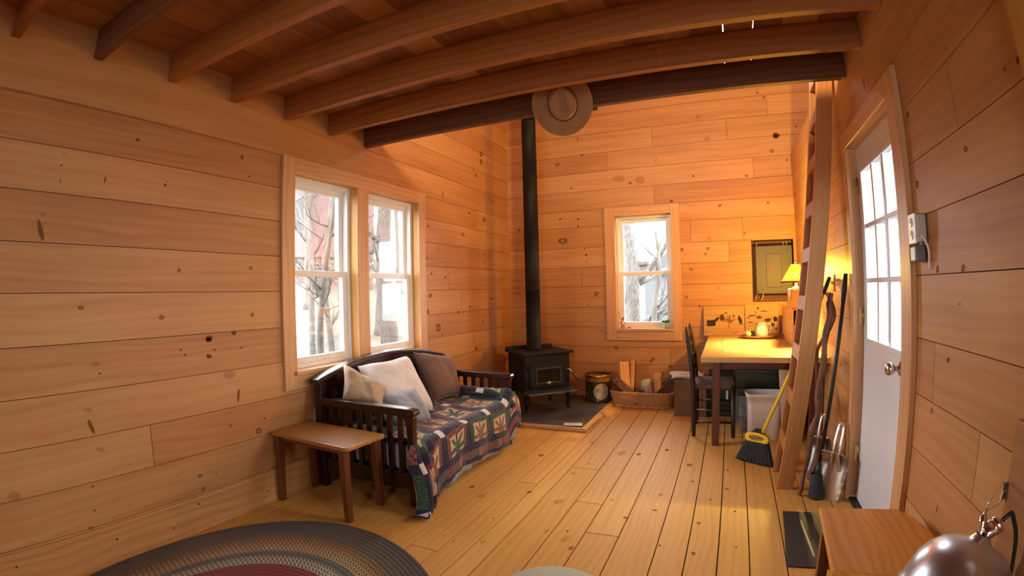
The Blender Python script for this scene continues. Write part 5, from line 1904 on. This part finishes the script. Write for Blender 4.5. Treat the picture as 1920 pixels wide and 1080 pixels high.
ld.energy = 310.0
ld.color = (1.0, 0.74, 0.24)
ld.shadow_soft_size = 0.03
lo = bpy.data.objects.new('bulb', ld)
lo.location = (0, 0, 0.15)
C.objects.link(lo)
lo.parent = lp
# a second lamp burns up on the loft floor near its open edge
ll = thing('loft_lamp', 'small bare-bulb lamp standing on the loft floor above the beams', 'lamp', (-0.25, 2.22, 2.5575))
mb = MB()
mb.lathe([(0.06, 0.0), (0.062, 0.012), (0.02, 0.03), (0.012, 0.05), (0.012, 0.27), (0.018, 0.28), (0.018, 0.31)], 20)
mb.build('stand', 'brass', ll)
l2 = bpy.data.lights.new('bulb', 'POINT')
l2.energy = 190.0
l2.color = (1.0, 0.75, 0.46)
l2.shadow_soft_size = 0.11
lo = bpy.data.objects.new('bulb', l2)
lo.location = (0, 0, 0.37)
C.objects.link(lo)
lo.parent = ll
# cloth draped over the box below the lamp
mb = MB()


def drape(u, v):
    y = lerp(-0.03, 0.11, u)
    s = lerp(-0.02, 0.10, v)
    x = OX0 - 0.004 - (0.004 + 0.003 * math.sin(y * 60)) if s > 0 else OX0 - 0.004 - s * 1.0
    z = LZ + 0.004 - max(0.0, s) * (0.75 + 0.25 * math.sin(y * 40)) - (0 if s > 0 else 0)
    return (x - 0.002, OY0 + 0.03 + y, z)


mb.grid(drape, 20, 10)
o = mb.build('white_cloth', 'whitecloth', None, solid=0.002)
tag(o, 'white cloth hanging over the box edge below the lamp shade', 'cloth')
mb = MB()


def tis(u, v):
    return (OX0 - 0.045 + 0.07 * u * (1 - 0.3 * v), OY0 + 0.33 + 0.12 * (v - 0.5), TZ + hz + 0.004 + 0.035 * u * abs(math.sin(u * 5 + v * 6)) + 0.01 * nz(u * 6, v * 6))


mb.grid(lambda u, v: (OX0 + 0.01 + 0.10 * u, OY0 + 0.36 + 0.14 * v, TZ + hz + 0.006 + 0.03 * abs(nz(u * 4, v * 4, 8)) + 0.03 * math.sin(PI * u) * math.sin(PI * v)), 12, 12)
o = mb.build('tissue_paper', 'whitecloth', None, solid=0.002)
tag(o, 'crumpled white tissue on the desk shelf behind the upright box', 'tissue')

# ---- breaker panel set into the back wall
nb = MB()
nx0, nx1, nz0, nz1 = 0.281, 0.714, 1.087, 1.733
yb0 = YB
for a in ((nx0 - 0.015, nx0, yb0 + 0.004, yb0 + 0.15, nz0 - 0.015, nz1 + 0.015), (nx1, nx1 + 0.015, yb0 + 0.004, yb0 + 0.15, nz0 - 0.015, nz1 + 0.015), (nx0, nx1, yb0 + 0.004, yb0 + 0.15, nz1, nz1 + 0.015), (nx0, nx1, yb0 + 0.004, yb0 + 0.15, nz0 - 0.015, nz0)):
    nb.box(*a)
nb.box(nx0 - 0.015, nx1 + 0.015, yb0 + 0.145, yb0 + 0.20, nz0 - 0.015, nz1 + 0.015, mat=1)
structure(nb.build('trim_8', ['pine_edge', 'joist_dark']))
bp = thing('breaker_panel', 'grey metal breaker panel set in an opening of the back wall', 'electrical panel', (0.505, YB + 0.145, 1.19))
mb = MB()
mb.box(-0.165, 0.185, -0.095, -0.001, -0.01, 0.475)
mb.build('cabinet', 'breaker', bp, bevel=0.004)
mb = MB()
mb.box(-0.18, 0.20, -0.104, -0.0955, -0.02, 0.485)
cv = mb.build('cover', 'breaker', bp, bevel=0.004)
mb = MB()
mb.box(-0.075, 0.085, -0.112, -0.1045, 0.045, 0.40)
do_ = mb.build('door', 'breaker', cv, bevel=0.004)
mb = MB()
mb.box(-0.068, -0.030, -0.116, -0.1125, 0.20, 0.245)
mb.build('latch', 'shade_trim', do_, bevel=0.002)
for x in (-0.165, 0.185):
    for z in (0.0, 0.465):
        mb = MB()
        mb.M = Matrix.Translation((x, -0.1045, z)) @ Matrix.Rotation(PI / 2, 4, 'X')
        mb.lathe([(0.007, 0), (0.006, 0.003), (0.0, 0.004)], 10)
        mb.build('screw', 'chrome', cv)
M['cable'] = plain('yellow_cable_sheath', (0.55, 0.42, 0.20), 0.5)
for k, pts in enumerate((((0.31, 5.64, 1.12), (0.33, 5.63, 1.16), (0.345, 5.62, 1.22), (0.33, 5.64, 1.4)), ((0.36, 5.63, 1.10), (0.385, 5.60, 1.125), (0.40, 5.62, 1.185)), ((0.34, 5.65, 1.72), (0.345, 5.65, 1.675)), ((0.62, 5.65, 1.725), (0.625, 5.65, 1.67)), ((0.655, 5.65, 1.725), (0.665, 5.65, 1.66)))):
    mb = MB()
    mb.tube(smooth_path([(p[0] - 0.505, p[1] - YB - 0.145, p[2] - 1.19) for p in pts], 5), 0.006, 6)
    mb.build('cable', 'cable', bp)

# ---- ornaments on the back window sill
ZS = 0.8125
fg = thing('elf_figurine', 'small red and white elf figurine on the back window sill', 'figurine', (-1.125, YB - 0.006, ZS))
M['elfred'] = plain('elf_red_felt', (0.45, 0.05, 0.05), 0.8)
M['elfskin'] = plain('elf_face_cloth', (0.65, 0.42, 0.32), 0.8)
for x in (-0.012, 0.012):
    mb = MB()
    mb.tube([(x, 0, 0.0), (x * 1.1, 0, 0.02), (x * 0.6, 0, 0.05)], [0.008, 0.006, 0.008], 8)
    mb.build('leg', 'elfred', fg)
    mb = MB()
    mb.tube([(x * 0.9, 0, 0.075), (x * 2.2, -0.004, 0.06), (x * 2.4, -0.008, 0.045)], 0.005, 7)
    mb.build('arm', 'elfred', fg)
mb = MB()
mb.lathe([(0.004, 0.04), (0.018, 0.045), (0.013, 0.065), (0.008, 0.083)], 12)
mb.build('body', 'whitecloth', fg)
mb = MB()
mb.lathe([(0.0, 0.08), (0.011, 0.085), (0.013, 0.095), (0.009, 0.106), (0.0, 0.11)], 12)
mb.build('head', 'elfskin', fg)
mb = MB()
mb.tube([(0, 0, 0.10), (0.002, 0, 0.115), (0.012, 0, 0.128), (0.024, 0, 0.122)], [0.0145, 0.011, 0.006, 0.003], 10)
mb.build('hat', 'elfred', fg)
o = MB()
o.tube([(-1.112, YB - 0.012, ZS + 0.003), (-1.178, YB + 0.03, ZS + 0.19)], 0.004, 6)
o = o.build('thin_stick', 'table_pine', None)
tag(o, 'thin pale stick leaning in the window corner behind the elf figurine', 'stick')
jr = thing('glass_jar', 'tiny glass jar with a green leafy top on the back window sill', 'jar', (-0.632, YB - 0.006, ZS))
mb = MB()
mb.lathe([(0.022, 0.0), (0.026, 0.006), (0.024, 0.035), (0.014, 0.055), (0.016, 0.062)], 16)
n = NT('pale_green_glass')
n.setp(color=(0.55, 0.62, 0.55), rough=0.1, trans=0.5)
M['jarglass'] = n.m
mb.build('jar_body', 'jarglass', jr)
M['leafgreen'] = plain('green_leaf', (0.02, 0.16, 0.045), 0.5, vary=0.15, scale=30)
mb = MB()
mb.lathe([(0.0, 0.062), (0.028, 0.066), (0.034, 0.078), (0.022, 0.094), (0.0, 0.10)], 14)
mb.tube([(-0.02, 0, 0.075), (-0.05, -0.003, 0.082), (-0.062, -0.003, 0.078)], [0.014, 0.011, 0.003], 8)
mb.build('leafy_top', 'leafgreen', jr)
o = MB()
o.tube(smooth_path([(-1.075, YB - 0.018, ZS + 0.006), (-1.05, YB - 0.02, ZS + 0.012), (-1.03, YB - 0.014, ZS + 0.007)], 4), [0.005] * 8 + [0.002], 6)
o = o.build('dried_pod', 'pressed', None)
tag(o, 'little dried brown pod beside the elf on the window sill', 'seed pod')
o = MB()
o.box(-1.49, -1.33, YB - 0.075, YB - 0.001, 3.36, 3.48)
o = o.build('black_box', 'black', None, bevel=0.006)
tag(o, 'small black box high on the back wall just behind the straw hat', 'box')
# ------------------------------------------------------------------ ladder corner and foreground
random.seed(51)
# ---- ladder leaning on the right wall plate
ld_ = thing('wooden_ladder', 'homemade wooden ladder leaning up to the loft beside the door', 'ladder', (0.38, 3.36, 0))
LA = Vector((0.330, 0, 0.0))
SLP = 0.1215


def lad(z, across, y):
    """point on the ladder: z up, across from the left edge to the right edge of a rail, y"""
    return Vector((0.330 + SLP * z + across - 0.38, y - 3.36, z))


ZT = 2.72
for y in (3.200, 3.500):
    mb = MB()
    ws = 0.098
    vs = []
    for z in (0.0, ZT):
        for a in (0.0, ws):
            for d in (-0.019, 0.019):
                vs.append(tuple(lad(z, a, y + d)))
    fs = [(0, 1, 3, 2), (4, 6, 7, 5), (0, 4, 5, 1), (2, 3, 7, 6), (0, 2, 6, 4), (1, 5, 7, 3)]
    lo_ = [(z, a + d) for z in (0.0, ZT) for a in (0.0, ws) for d in (-0.019, 0.019)]
    u0, v0 = random.uniform(0, 9), random.uniform(0, 9)
    mb.add(vs, fs, [[(lo_[k][0] + u0, lo_[k][1] + v0) for k in f] for f in fs])
    mb.build('rail', 'ladder', ld_, bevel=0.003)
for z in (0.27, 0.555, 0.84, 1.14, 1.435, 1.715, 2.005, 2.29, 2.57):
    mb = MB()
    mb.beam(lad(z, 0.020, 3.2195), lad(z, 0.020, 3.4805), 0.038, 0.088, up=(SLP, 0, 1))
    mb.build('rung', 'ladder', ld_, bevel=0.002)

# ---- yellow broom
M['bristle'] = plain('black_bristles', (0.012, 0.015, 0.017), 0.7)
yb_ = thing('push_broom', 'yellow-handled angle broom with black bristles leaning behind the ladder', 'broom', (0.22, 3.62, 0.002))
bx0, by0 = 0.22, 3.62
hA, hB = Vector((0.245 - bx0, 3.615 - by0, 0.205)), Vector((0.722 - bx0, 3.725 - by0, 1.30))
mb = MB()
mb.tube([hA, hA.lerp(hB, 0.5), hA.lerp(hB, 0.90)], 0.0125, 12)
mb.build('handle', 'yellow', yb_)
mb = MB()
mb.tube([hA.lerp(hB, 0.895), hA.lerp(hB, 0.95), hB], [0.0145, 0.0155, 0.013], 12)
tag(mb.build('grip', 'black', yb_), 'black rubber grip')
# bristle fan: from a narrow top to a wide slanted bottom
tl, tr2 = Vector((-0.075, 0.045, 0.170)), Vector((0.088, -0.02, 0.158))
bl, br2 = Vector((-0.142, 0.105, 0.004)), Vector((0.118, -0.055, 0.004))
nrm = Vector((0.42, 0.9, 0.0)).normalized()
nrm.negate()


def fan(side):
    def f(u, v):
        p = tl.lerp(tr2, u).lerp(bl.lerp(br2, u), v)
        th = 0.024 - 0.004 * v
        wob = 0.003 * math.sin(u * 60 + v * 2) * v
        p = p + nrm * side * (th * (1 - (2 * u - 1) ** 6) + wob)
        if v > 0.99:
            p.z = 0.004 + 0.012 * abs(nz(u * 40, side, 1))
        return p
    return f


mb = MB()
mb.grid(fan(1), 60, 10)
g = fan(-1)
mb.grid(lambda u, v: g(1 - u, v), 60, 10)
mb.build('bristles', 'bristle', yb_, solid=0.002)
mb = MB()
poly = []
cA = Vector((0.005, 0.012, 0.185))
dx = (tr2 - tl).normalized()
for k in range(24):
    a = 2 * PI * k / 24
    poly.append((0.086 * math.copysign(abs(math.cos(a)) ** 0.8, math.cos(a)), 0.036 * math.sin(a) + (0.010 if math.sin(a) > 0 else 0)))
inn = [(p[0] * 0.62, p[1] * 0.45 + 0.004) for p in poly]
mb.M = Matrix.Translation(cA) @ Matrix((dx, -nrm, Vector((0, 0, 1)))).transposed().to_4x4()
vs = []
for d in (-0.02, 0.02):
    vs += [(p[0], d, p[1]) for p in poly] + [(p[0], d, p[1]) for p in inn]
fs = []
for k in range(24):
    k2 = (k + 1) % 24
    fs += [(k, k2, 24 + k2, 24 + k), (48 + k, 72 + k, 72 + k2, 48 + k2), (k, 48 + k, 48 + k2, k2), (24 + k, 24 + k2, 72 + k2, 72 + k)]
mb.add(vs, fs)
tag(mb.build('yoke', 'yellow', yb_, bevel=0.004), 'yellow plastic ring above the bristles')
mb = MB()
mb.prism([(-0.075, -0.034), (0.085, -0.034), (0.09, -0.018), (-0.08, -0.018)], -0.022, 0.022, axis=1)
mb.prism([(-0.06, 0.03), (0.06, 0.03), (0.035, 0.05), (0.016, 0.065), (-0.016, 0.065), (-0.035, 0.05)], -0.018, 0.018, axis=1)
mb.M = Matrix.Identity(4)
ob = MB(Matrix.Translation(cA) @ Matrix((dx, -nrm, Vector((0, 0, 1)))).transposed().to_4x4())
ob.prism([(-0.06, 0.034), (0.06, 0.034), (0.035, 0.052), (0.018, 0.068), (-0.018, 0.068), (-0.035, 0.052)], -0.018, 0.018, axis=1)
ob.build('shoulder', 'black', yb_, bevel=0.003)

# ---- walking sticks
n = NT('stick_bark')
co = n.objco()
n.setp(color=n.ramp(n.noise(n.mapped(co, (1, 1, 0.35)), 26, 5, 0.7), [(0.35, (0.075, 0.026, 0.010)), (0.62, (0.19, 0.075, 0.028)), (0.74, (0.34, 0.20, 0.11))]), rough=0.55)
n.bump(n.noise(co, 45, 3), 0.6, 0.006)
M['stickbark'] = n.m
n = NT('peeled_stick')
n.setp(color=n.ramp(n.noise(n.mapped(n.objco(), (1, 1, 0.3)), 20, 4), [(0.35, (0.17, 0.06, 0.018)), (0.7, (0.32, 0.13, 0.04))]), rough=0.45)
M['peeled'] = n.m
mb = MB()
pts = smooth_path([(0.458, 3.085, 0.004), (0.475, 3.098, 0.12), (0.498, 3.11, 0.27), (0.508, 3.125, 0.38), (0.545, 3.14, 0.50), (0.545, 3.155, 0.64), (0.575, 3.17, 0.78), (0.585, 3.185, 0.93), (0.615, 3.20, 1.06), (0.620, 3.21, 1.16), (0.628, 3.215, 1.20)], 5)
k = len(pts)
mb.tube(pts, [0.010 + 0.009 * min(1, i / 14) + 0.003 * math.sin(i * 0.9) if i < k - 6 else 0.016 for i in range(k)], 10)
o = mb.build('walking_stick', 'stickbark', None)
tag(o, 'gnarled dark walking stick with bark standing behind the ladder foot', 'walking stick')
mb = MB()
pts = smooth_path([(0.60, 3.40, 0.004), (0.59, 3.385, 0.30), (0.575, 3.365, 0.60), (0.565, 3.345, 0.82), (0.590, 3.33, 0.90), (0.640, 3.325, 0.98), (0.668, 3.325, 1.06), (0.662, 3.34, 1.12), (0.645, 3.36, 1.17), (0.632, 3.37, 1.20)], 6)
k = len(pts)
mb.tube(pts, [0.009 + 0.003 * min(1, i / 20) for i in range(k)], 10)
o = mb.build('walking_stick', 'peeled', None)
tag(o, 'brown hooked walking stick bent like a bow beside the light switch plate', 'walking stick')

# ---- long black broom
bb_ = thing('floor_broom', 'long black-handled broom standing by the door casing', 'broom', (0.545, 3.06, 0.002))
mb = MB()
a, b = Vector((0.012, 0.035, 0.17)), Vector((0.165, 0.115, 1.31))
mb.tube([a, a.lerp(b, 0.5), a.lerp(b, 0.86)], 0.0115, 12)
mb.build('handle', 'black', bb_)
mb = MB()
mb.tube([a.lerp(b, 0.855), a.lerp(b, 0.93), b], [0.013, 0.0155, 0.012], 12)
mb.build('grip', 'bristle', bb_)
mb = MB()
mb.tube([a + Vector((-0.004, 0, -0.055)), a + Vector((0, 0, 0.0)), a + Vector((0.006, 0, 0.05))], [0.040, 0.030, 0.016], 12, flat=0.7)
mb.build('socket', 'black', bb_)


M['bristle2'] = plain('blue_black_bristles', (0.022, 0.030, 0.037), 0.7)


def tuft(side):
    def f(u, v):
        x = lerp(-0.035, 0.045, u) * lerp(0.85, 1.15, v)
        y = lerp(0.025, -0.005, v) + side * 0.032 * math.sqrt(max(0, 1 - (2 * u - 1) ** 2)) * lerp(0.8, 1.1, v)
        z = lerp(0.135, 0.002, v) + (0.012 * abs(nz(u * 30, side, 4)) if v > 0.99 else 0) + 0.014 * (1 - (2 * u - 1) ** 2) * (1 - v)
        return (x + 0.003 * math.sin(u * 50) * v, y, z)
    return f


mb = MB()
mb.grid(tuft(-1), 36, 10)
g2 = tuft(1)
mb.grid(lambda u, v: g2(1 - u, v), 36, 10)
mb.build('bristles', 'bristle2', bb_, solid=0.002)

# ---- two metal dustpans
M['galv'] = plain('worn_galvanised_metal', (0.52, 0.43, 0.36), 0.34, 0.85, vary=0.12, scale=14)


def dustpan(label, O, ex, ey, wd, ln, dp, handle, mat):
    """O mid of the lip edge; ex across, ey from the lip to the back"""
    ex, ey = Vector(ex).normalized(), Vector(ey).normalized()
    ez = ex.cross(ey)
    o = thing('dustpan', label, 'dustpan', tuple(O))
    R_ = Matrix((ex, ey, ez)).transposed().to_4x4()
    mb = MB(R_)

    def f(u, v):
        a = 2 * u - 1
        w = wd * (0.80 + 0.2 * v - 0.35 * max(0, v - 0.72) ** 1.2 * 3)
        d = dp * (abs(a) ** 3 * (0.1 + 0.9 * v) + (0.9 * max(0.0, (v - 0.70) / 0.30) ** 2))
        crimp = 0.003 * math.sin(v * 40) * abs(a) ** 6
        return (a * w / 2, v * ln - 0.03 * (1 - abs(a) ** 2) * (1 - v), d + crimp)
    mb.grid(f, 26, 22)
    mb.build('pan', mat, o, solid=0.0015)
    mb = MB(R_)
    for s_ in (-1, 1):
        mb.tube(smooth_path([(0.028 * s_, ln * 0.62, 0.006), (0.022 * s_, ln * 0.82, dp * 0.55), (0.019 * s_, ln * 1.0, dp * 1.05), (0.018 * s_, ln + handle * 0.6, dp * 1.1), (0.012 * s_, ln + handle * 0.95, dp * 1.1), (0.0, ln + handle, dp * 1.1)], 5), 0.0085, 10)
    mb.build('handle', 'chrome' if mat == 'galv' else mat, o)
    return o


dustpan('shiny metal dustpan with looped tube handle leaning by the door casing', (0.615, 3.05, 0.01), (0.80, -0.55, -0.10), (0.20, 0.16, 0.95), 0.185, 0.27, 0.045, 0.17, 'galv')
dustpan('second metal dustpan half hidden behind the black broom', (0.570, 3.22, 0.06), (0.85, -0.5, 0.0), (0.16, 0.26, 0.90), 0.17, 0.26, 0.045, 0.13, 'steel')

# ---- wall plates
o = thing('switch_plate', 'small brass switch plate on the wall above the walking sticks', 'switch', (XR, 3.70, 1.262))
mb = MB()
mb.box(-0.006, -0.0003, -0.036, 0.036, -0.058, 0.058)
mb.build('plate', 'brass', o, bevel=0.004)
mb = MB()
mb.box(-0.018, -0.0065, -0.006, 0.006, -0.012, 0.012)
mb.build('toggle', 'brass', o, bevel=0.002)
ou = thing('outlet_box', 'white double outlet in a surface box beside the door casing', 'outlet', (XR, 1.985, 1.445))
mb = MB()
mb.box(-0.040, -0.0003, -0.037, 0.037, -0.055, 0.052)
mb.build('box', 'steel', ou, bevel=0.004)
mb = MB()
mb.box(-0.046, -0.0405, -0.038, 0.038, -0.056, 0.053)
pt_ = mb.build('plate', 'bin', ou, bevel=0.002)
for z in (-0.024, 0.022):
    mb = MB()
    mb.M = Matrix.Translation((-0.0465, 0, z)) @ Matrix.Rotation(-PI / 2, 4, 'Y')
    mb.lathe([(0.017, 0.0), (0.016, 0.002), (0.0, 0.0022)], 18)
    r_ = mb.build('receptacle', 'white', pt_)
    mb = MB()
    for y in (-0.006, 0.006):
        mb.box(-0.0492, -0.0487, y - 0.001, y + 0.001, z - 0.004, z + 0.004)
    mb.build('slots', 'black', r_)
ad = thing('power_adapter', 'grey plug-in adapter hanging below the white outlet', 'adapter', (XR, 1.99, 1.355))
mb = MB()
mb.box(-0.045, -0.0005, -0.03, 0.03, -0.032, 0.03)
mb.build('adapter_body', 'grey_bin', ad, bevel=0.008)
mb = MB()
mb.tube(smooth_path([(-0.02, -0.025, 0.03), (-0.03, -0.06, 0.06), (-0.012, -0.075, 0.01), (-0.008, -0.06, -0.06)], 5), 0.004, 6)
mb.build('lead', 'bin', ad)

# ---- black mat on the floor
mb = MB()
mb.prism([(-0.14, 0.31), (0.28, 0.31), (0.28, -0.30), (-0.17, -0.30)], 0.0, 0.006)
o = mb.build('floor_mat', 'mat', None, bevel=0.002)
o.location = (0.476, 2.528, 0.0006)
tag(o, 'black rubber mat on the floor beside the low orange table', 'mat')
o2 = MB()
o2.beam((-0.055, 0.20, 0.0066), (-0.035, -0.20, 0.0066), 0.010, 0.0004)
o2.build('scuff_mark', 'grey_bin', o)

# ---- low table at the right
lt = thing('low_table', 'low table with orange wood top beside the black floor mat', 'table', (0.52, 1.62, 0))
mb = MB()
poly = [(-0.168, 0.250), (0.115, 0.245), (0.160, 0.160), (0.180, 0.05), (0.180, -0.255), (-0.195, -0.205)]
mb.prism(poly, 0.425, 0.452)
mb.build('tabletop', 'stooltop', lt, bevel=0.006, segs=3)
for x, y in ((-0.140, 0.20), (0.125, 0.19), (-0.155, -0.165), (0.14, -0.20)):
    mb = MB()
    mb.beam((x, y, 0.426), (x + (0.006 if x > 0 else -0.006), y, 0.0), 0.040, 0.040, up=(0, 1, 0), ends=(1, 0.8))
    mb.build('leg', 'cherry_leg', lt, bevel=0.003)
for y in (0.20, -0.17):
    mb = MB()
    mb.box(-0.13, 0.115, y - 0.009, y + 0.009, 0.37, 0.425)
    mb.build('apron', 'cherry_leg', lt)

# ---- pale stool under the camera
gs_ = thing('round_stool', 'round pale sage green stool standing alone on the floorboards', 'stool', (-0.413, 1.131, 0))
mb = MB()
mb.lathe([(0.10, 0.415), (0.148, 0.418), (0.156, 0.428), (0.156, 0.440), (0.150, 0.449), (0.0, 0.451)], 48)
mb.build('seat', 'sage', gs_)
for k in range(4):
    a = PI / 4 + k * PI / 2
    mb = MB()
    mb.tube([(0.085 * math.cos(a), 0.085 * math.sin(a), 0.416), (0.145 * math.cos(a), 0.145 * math.sin(a), 0.0)], [0.016, 0.012], 10)
    mb.build('leg', 'sage', gs_)

# ---- clamp lamp gripping the board on the wall
M['spun'] = plain('spun_aluminium', (0.70, 0.80, 0.95), 0.30, 1.0, vary=0.02)
NK = Vector((0.562, 1.05, 0.722))
cl = thing('clamp_lamp', 'chrome clamp lamp with shiny bell reflector above the low orange table', 'lamp', tuple(NK))
ax = Vector((-0.30, -0.05, -0.95)).normalized()
q = ax.to_track_quat('Z', 'X').to_matrix().to_4x4()
mb = MB(q)
mb.lathe([(0.018, -0.012), (0.022, -0.004), (0.030, 0.004), (0.058, 0.012), (0.084, 0.026), (0.104, 0.046), (0.118, 0.072), (0.126, 0.104), (0.130, 0.138), (0.134, 0.142), (0.131, 0.145), (0.123, 0.104), (0.100, 0.050), (0.055, 0.018), (0.020, 0.010)], 56, capb=False, capt=False)
mb.build('reflector', 'spun', cl)
mb = MB()
d2_ = Vector((0.80, 0.10, 0.52)).normalized()
q2_ = d2_.to_track_quat('Z', 'X').to_matrix().to_4x4()
mb.M = Matrix.Translation((0.004, 0, 0.012)) @ q2_
mb.lathe([(0.014, 0.0), (0.017, 0.006), (0.017, 0.022), (0.020, 0.024), (0.020, 0.029), (0.017, 0.031), (0.020, 0.034), (0.020, 0.039), (0.016, 0.042), (0.007, 0.046)], 20)
mb.build('socket', 'chrome', cl)
mb = MB()
mb.tube(smooth_path([tuple(d2_ * 0.05 + Vector((0.004, 0, 0.012))), tuple(d2_ * 0.075 + Vector((0.004, 0.0, 0.012))), (0.085, 0.02, 0.03), (0.115, 0.04, -0.03), (0.14, 0.06, -0.16)], 6), 0.0055, 8)
mb.build('power_cord', 'black', cl)
mb = MB()
mb.tube([(-0.004, 0.0, 0.006), (-0.002, 0.006, 0.018), (0.000, 0.01, 0.036), (0.002, 0.014, 0.052)], [0.010, 0.006, 0.0105, 0.007], 10)
mb.build('swivel_joint', 'chrome', cl)
CE = Vector((0.706, 1.244, 0.755)) - NK
mb = MB()
w_ = [(0.002, 0.014, 0.052), (0.03, 0.05, 0.066), (CE.x - 0.020, CE.y - 0.02, CE.z + 0.028), (CE.x - 0.006, CE.y - 0.008, CE.z + 0.020), (CE.x - 0.004, CE.y - 0.006, CE.z - 0.020), (CE.x - 0.02, CE.y - 0.02, CE.z - 0.028), (0.03, 0.05, 0.046), (0.002, 0.014, 0.050)]
mb.tube(w_, 0.0021, 8)
wb2 = mb.build('wire_grip', 'chrome', cl)
for z_ in (0.016, -0.016):
    mb = MB()
    mb.beam((CE.x - 0.012, CE.y - 0.012, CE.z + z_ * 0.6), (CE.x + 0.028, CE.y + 0.001, CE.z + z_), 0.020, 0.004, up=(0, 1, 0))
    mb.build('clamp_jaw', 'steel', wb2)

# ---- straw hat on the beam
n = NT('straw_felt')
co = n.objco()
n.setp(color=n.ramp(n.noise(co, 9, 4), [(0.3, (0.36, 0.185, 0.08)), (0.7, (0.44, 0.25, 0.12))]), rough=0.9)
M['hatfelt'] = n.m
ht = thing('straw_hat', 'tan wide-brimmed hat hanging on the last ceiling beam', 'hat', (-0.892, 2.80, 2.392))
ht.rotation_mode = 'QUATERNION'
ht.rotation_quaternion = Vector((0.33, -0.90, -0.30)).to_track_quat('Z', 'Y') @ Quaternion((0, 0, 1), math.radians(12))


def brim(u, v):
    a = 2 * PI * u
    r = lerp(1.0, 2.08, v)
    x, y = 0.088 * r * math.cos(a), 0.105 * r * math.sin(a) * (1 - 0.1 * v)
    z = 0.028 * v * v * (math.cos(a) ** 2) * 1.3 - 0.010 * v * math.sin(a) ** 2
    return (x, y, z)


mb = MB()
mb.grid(brim, 64, 8)
bm_ = mb.build('brim', 'hatfelt', ht, solid=0.004, merge=True)


def crown(u, v):
    a = 2 * PI * u
    if v < 0.6:
        t_ = v / 0.6
        k = 1 - 0.18 * t_ ** 2
        z = 0.105 * t_
    else:
        t_ = (v - 0.6) / 0.4
        k = 0.82 * (1 - t_)
        x_ = 0.088 * k * math.cos(a)
        y_ = 0.105 * k * math.sin(a)
        z = 0.105 - 0.030 * math.exp(-(x_ / 0.022) ** 2) * (1 - (y_ / 0.11) ** 2) - 0.008 * t_ * 0 + 0.006 * (1 - math.exp(-((t_) / 0.15) ** 2))
    x, y = 0.088 * k * math.cos(a), 0.105 * k * math.sin(a)
    if z > 0.03 and y > 0.02:   # pinched front
        x *= 1 - 0.25 * (z / 0.105) * (y / 0.105)
    return (x, y, z)


mb = MB()
mb.grid(crown, 64, 30)
cr_ = mb.build('crown', 'hatfelt', ht, merge=True)
M['hatband'] = plain('hat_band', (0.20, 0.11, 0.06), 0.8)
mb = MB()
mb.grid(lambda u, v: (0.0895 * (1 - 0.003 * v) * math.cos(2 * PI * u), 0.1065 * math.sin(2 * PI * u), 0.003 + 0.022 * v), 64, 2)
mb.build('band', 'hatband', cr_)
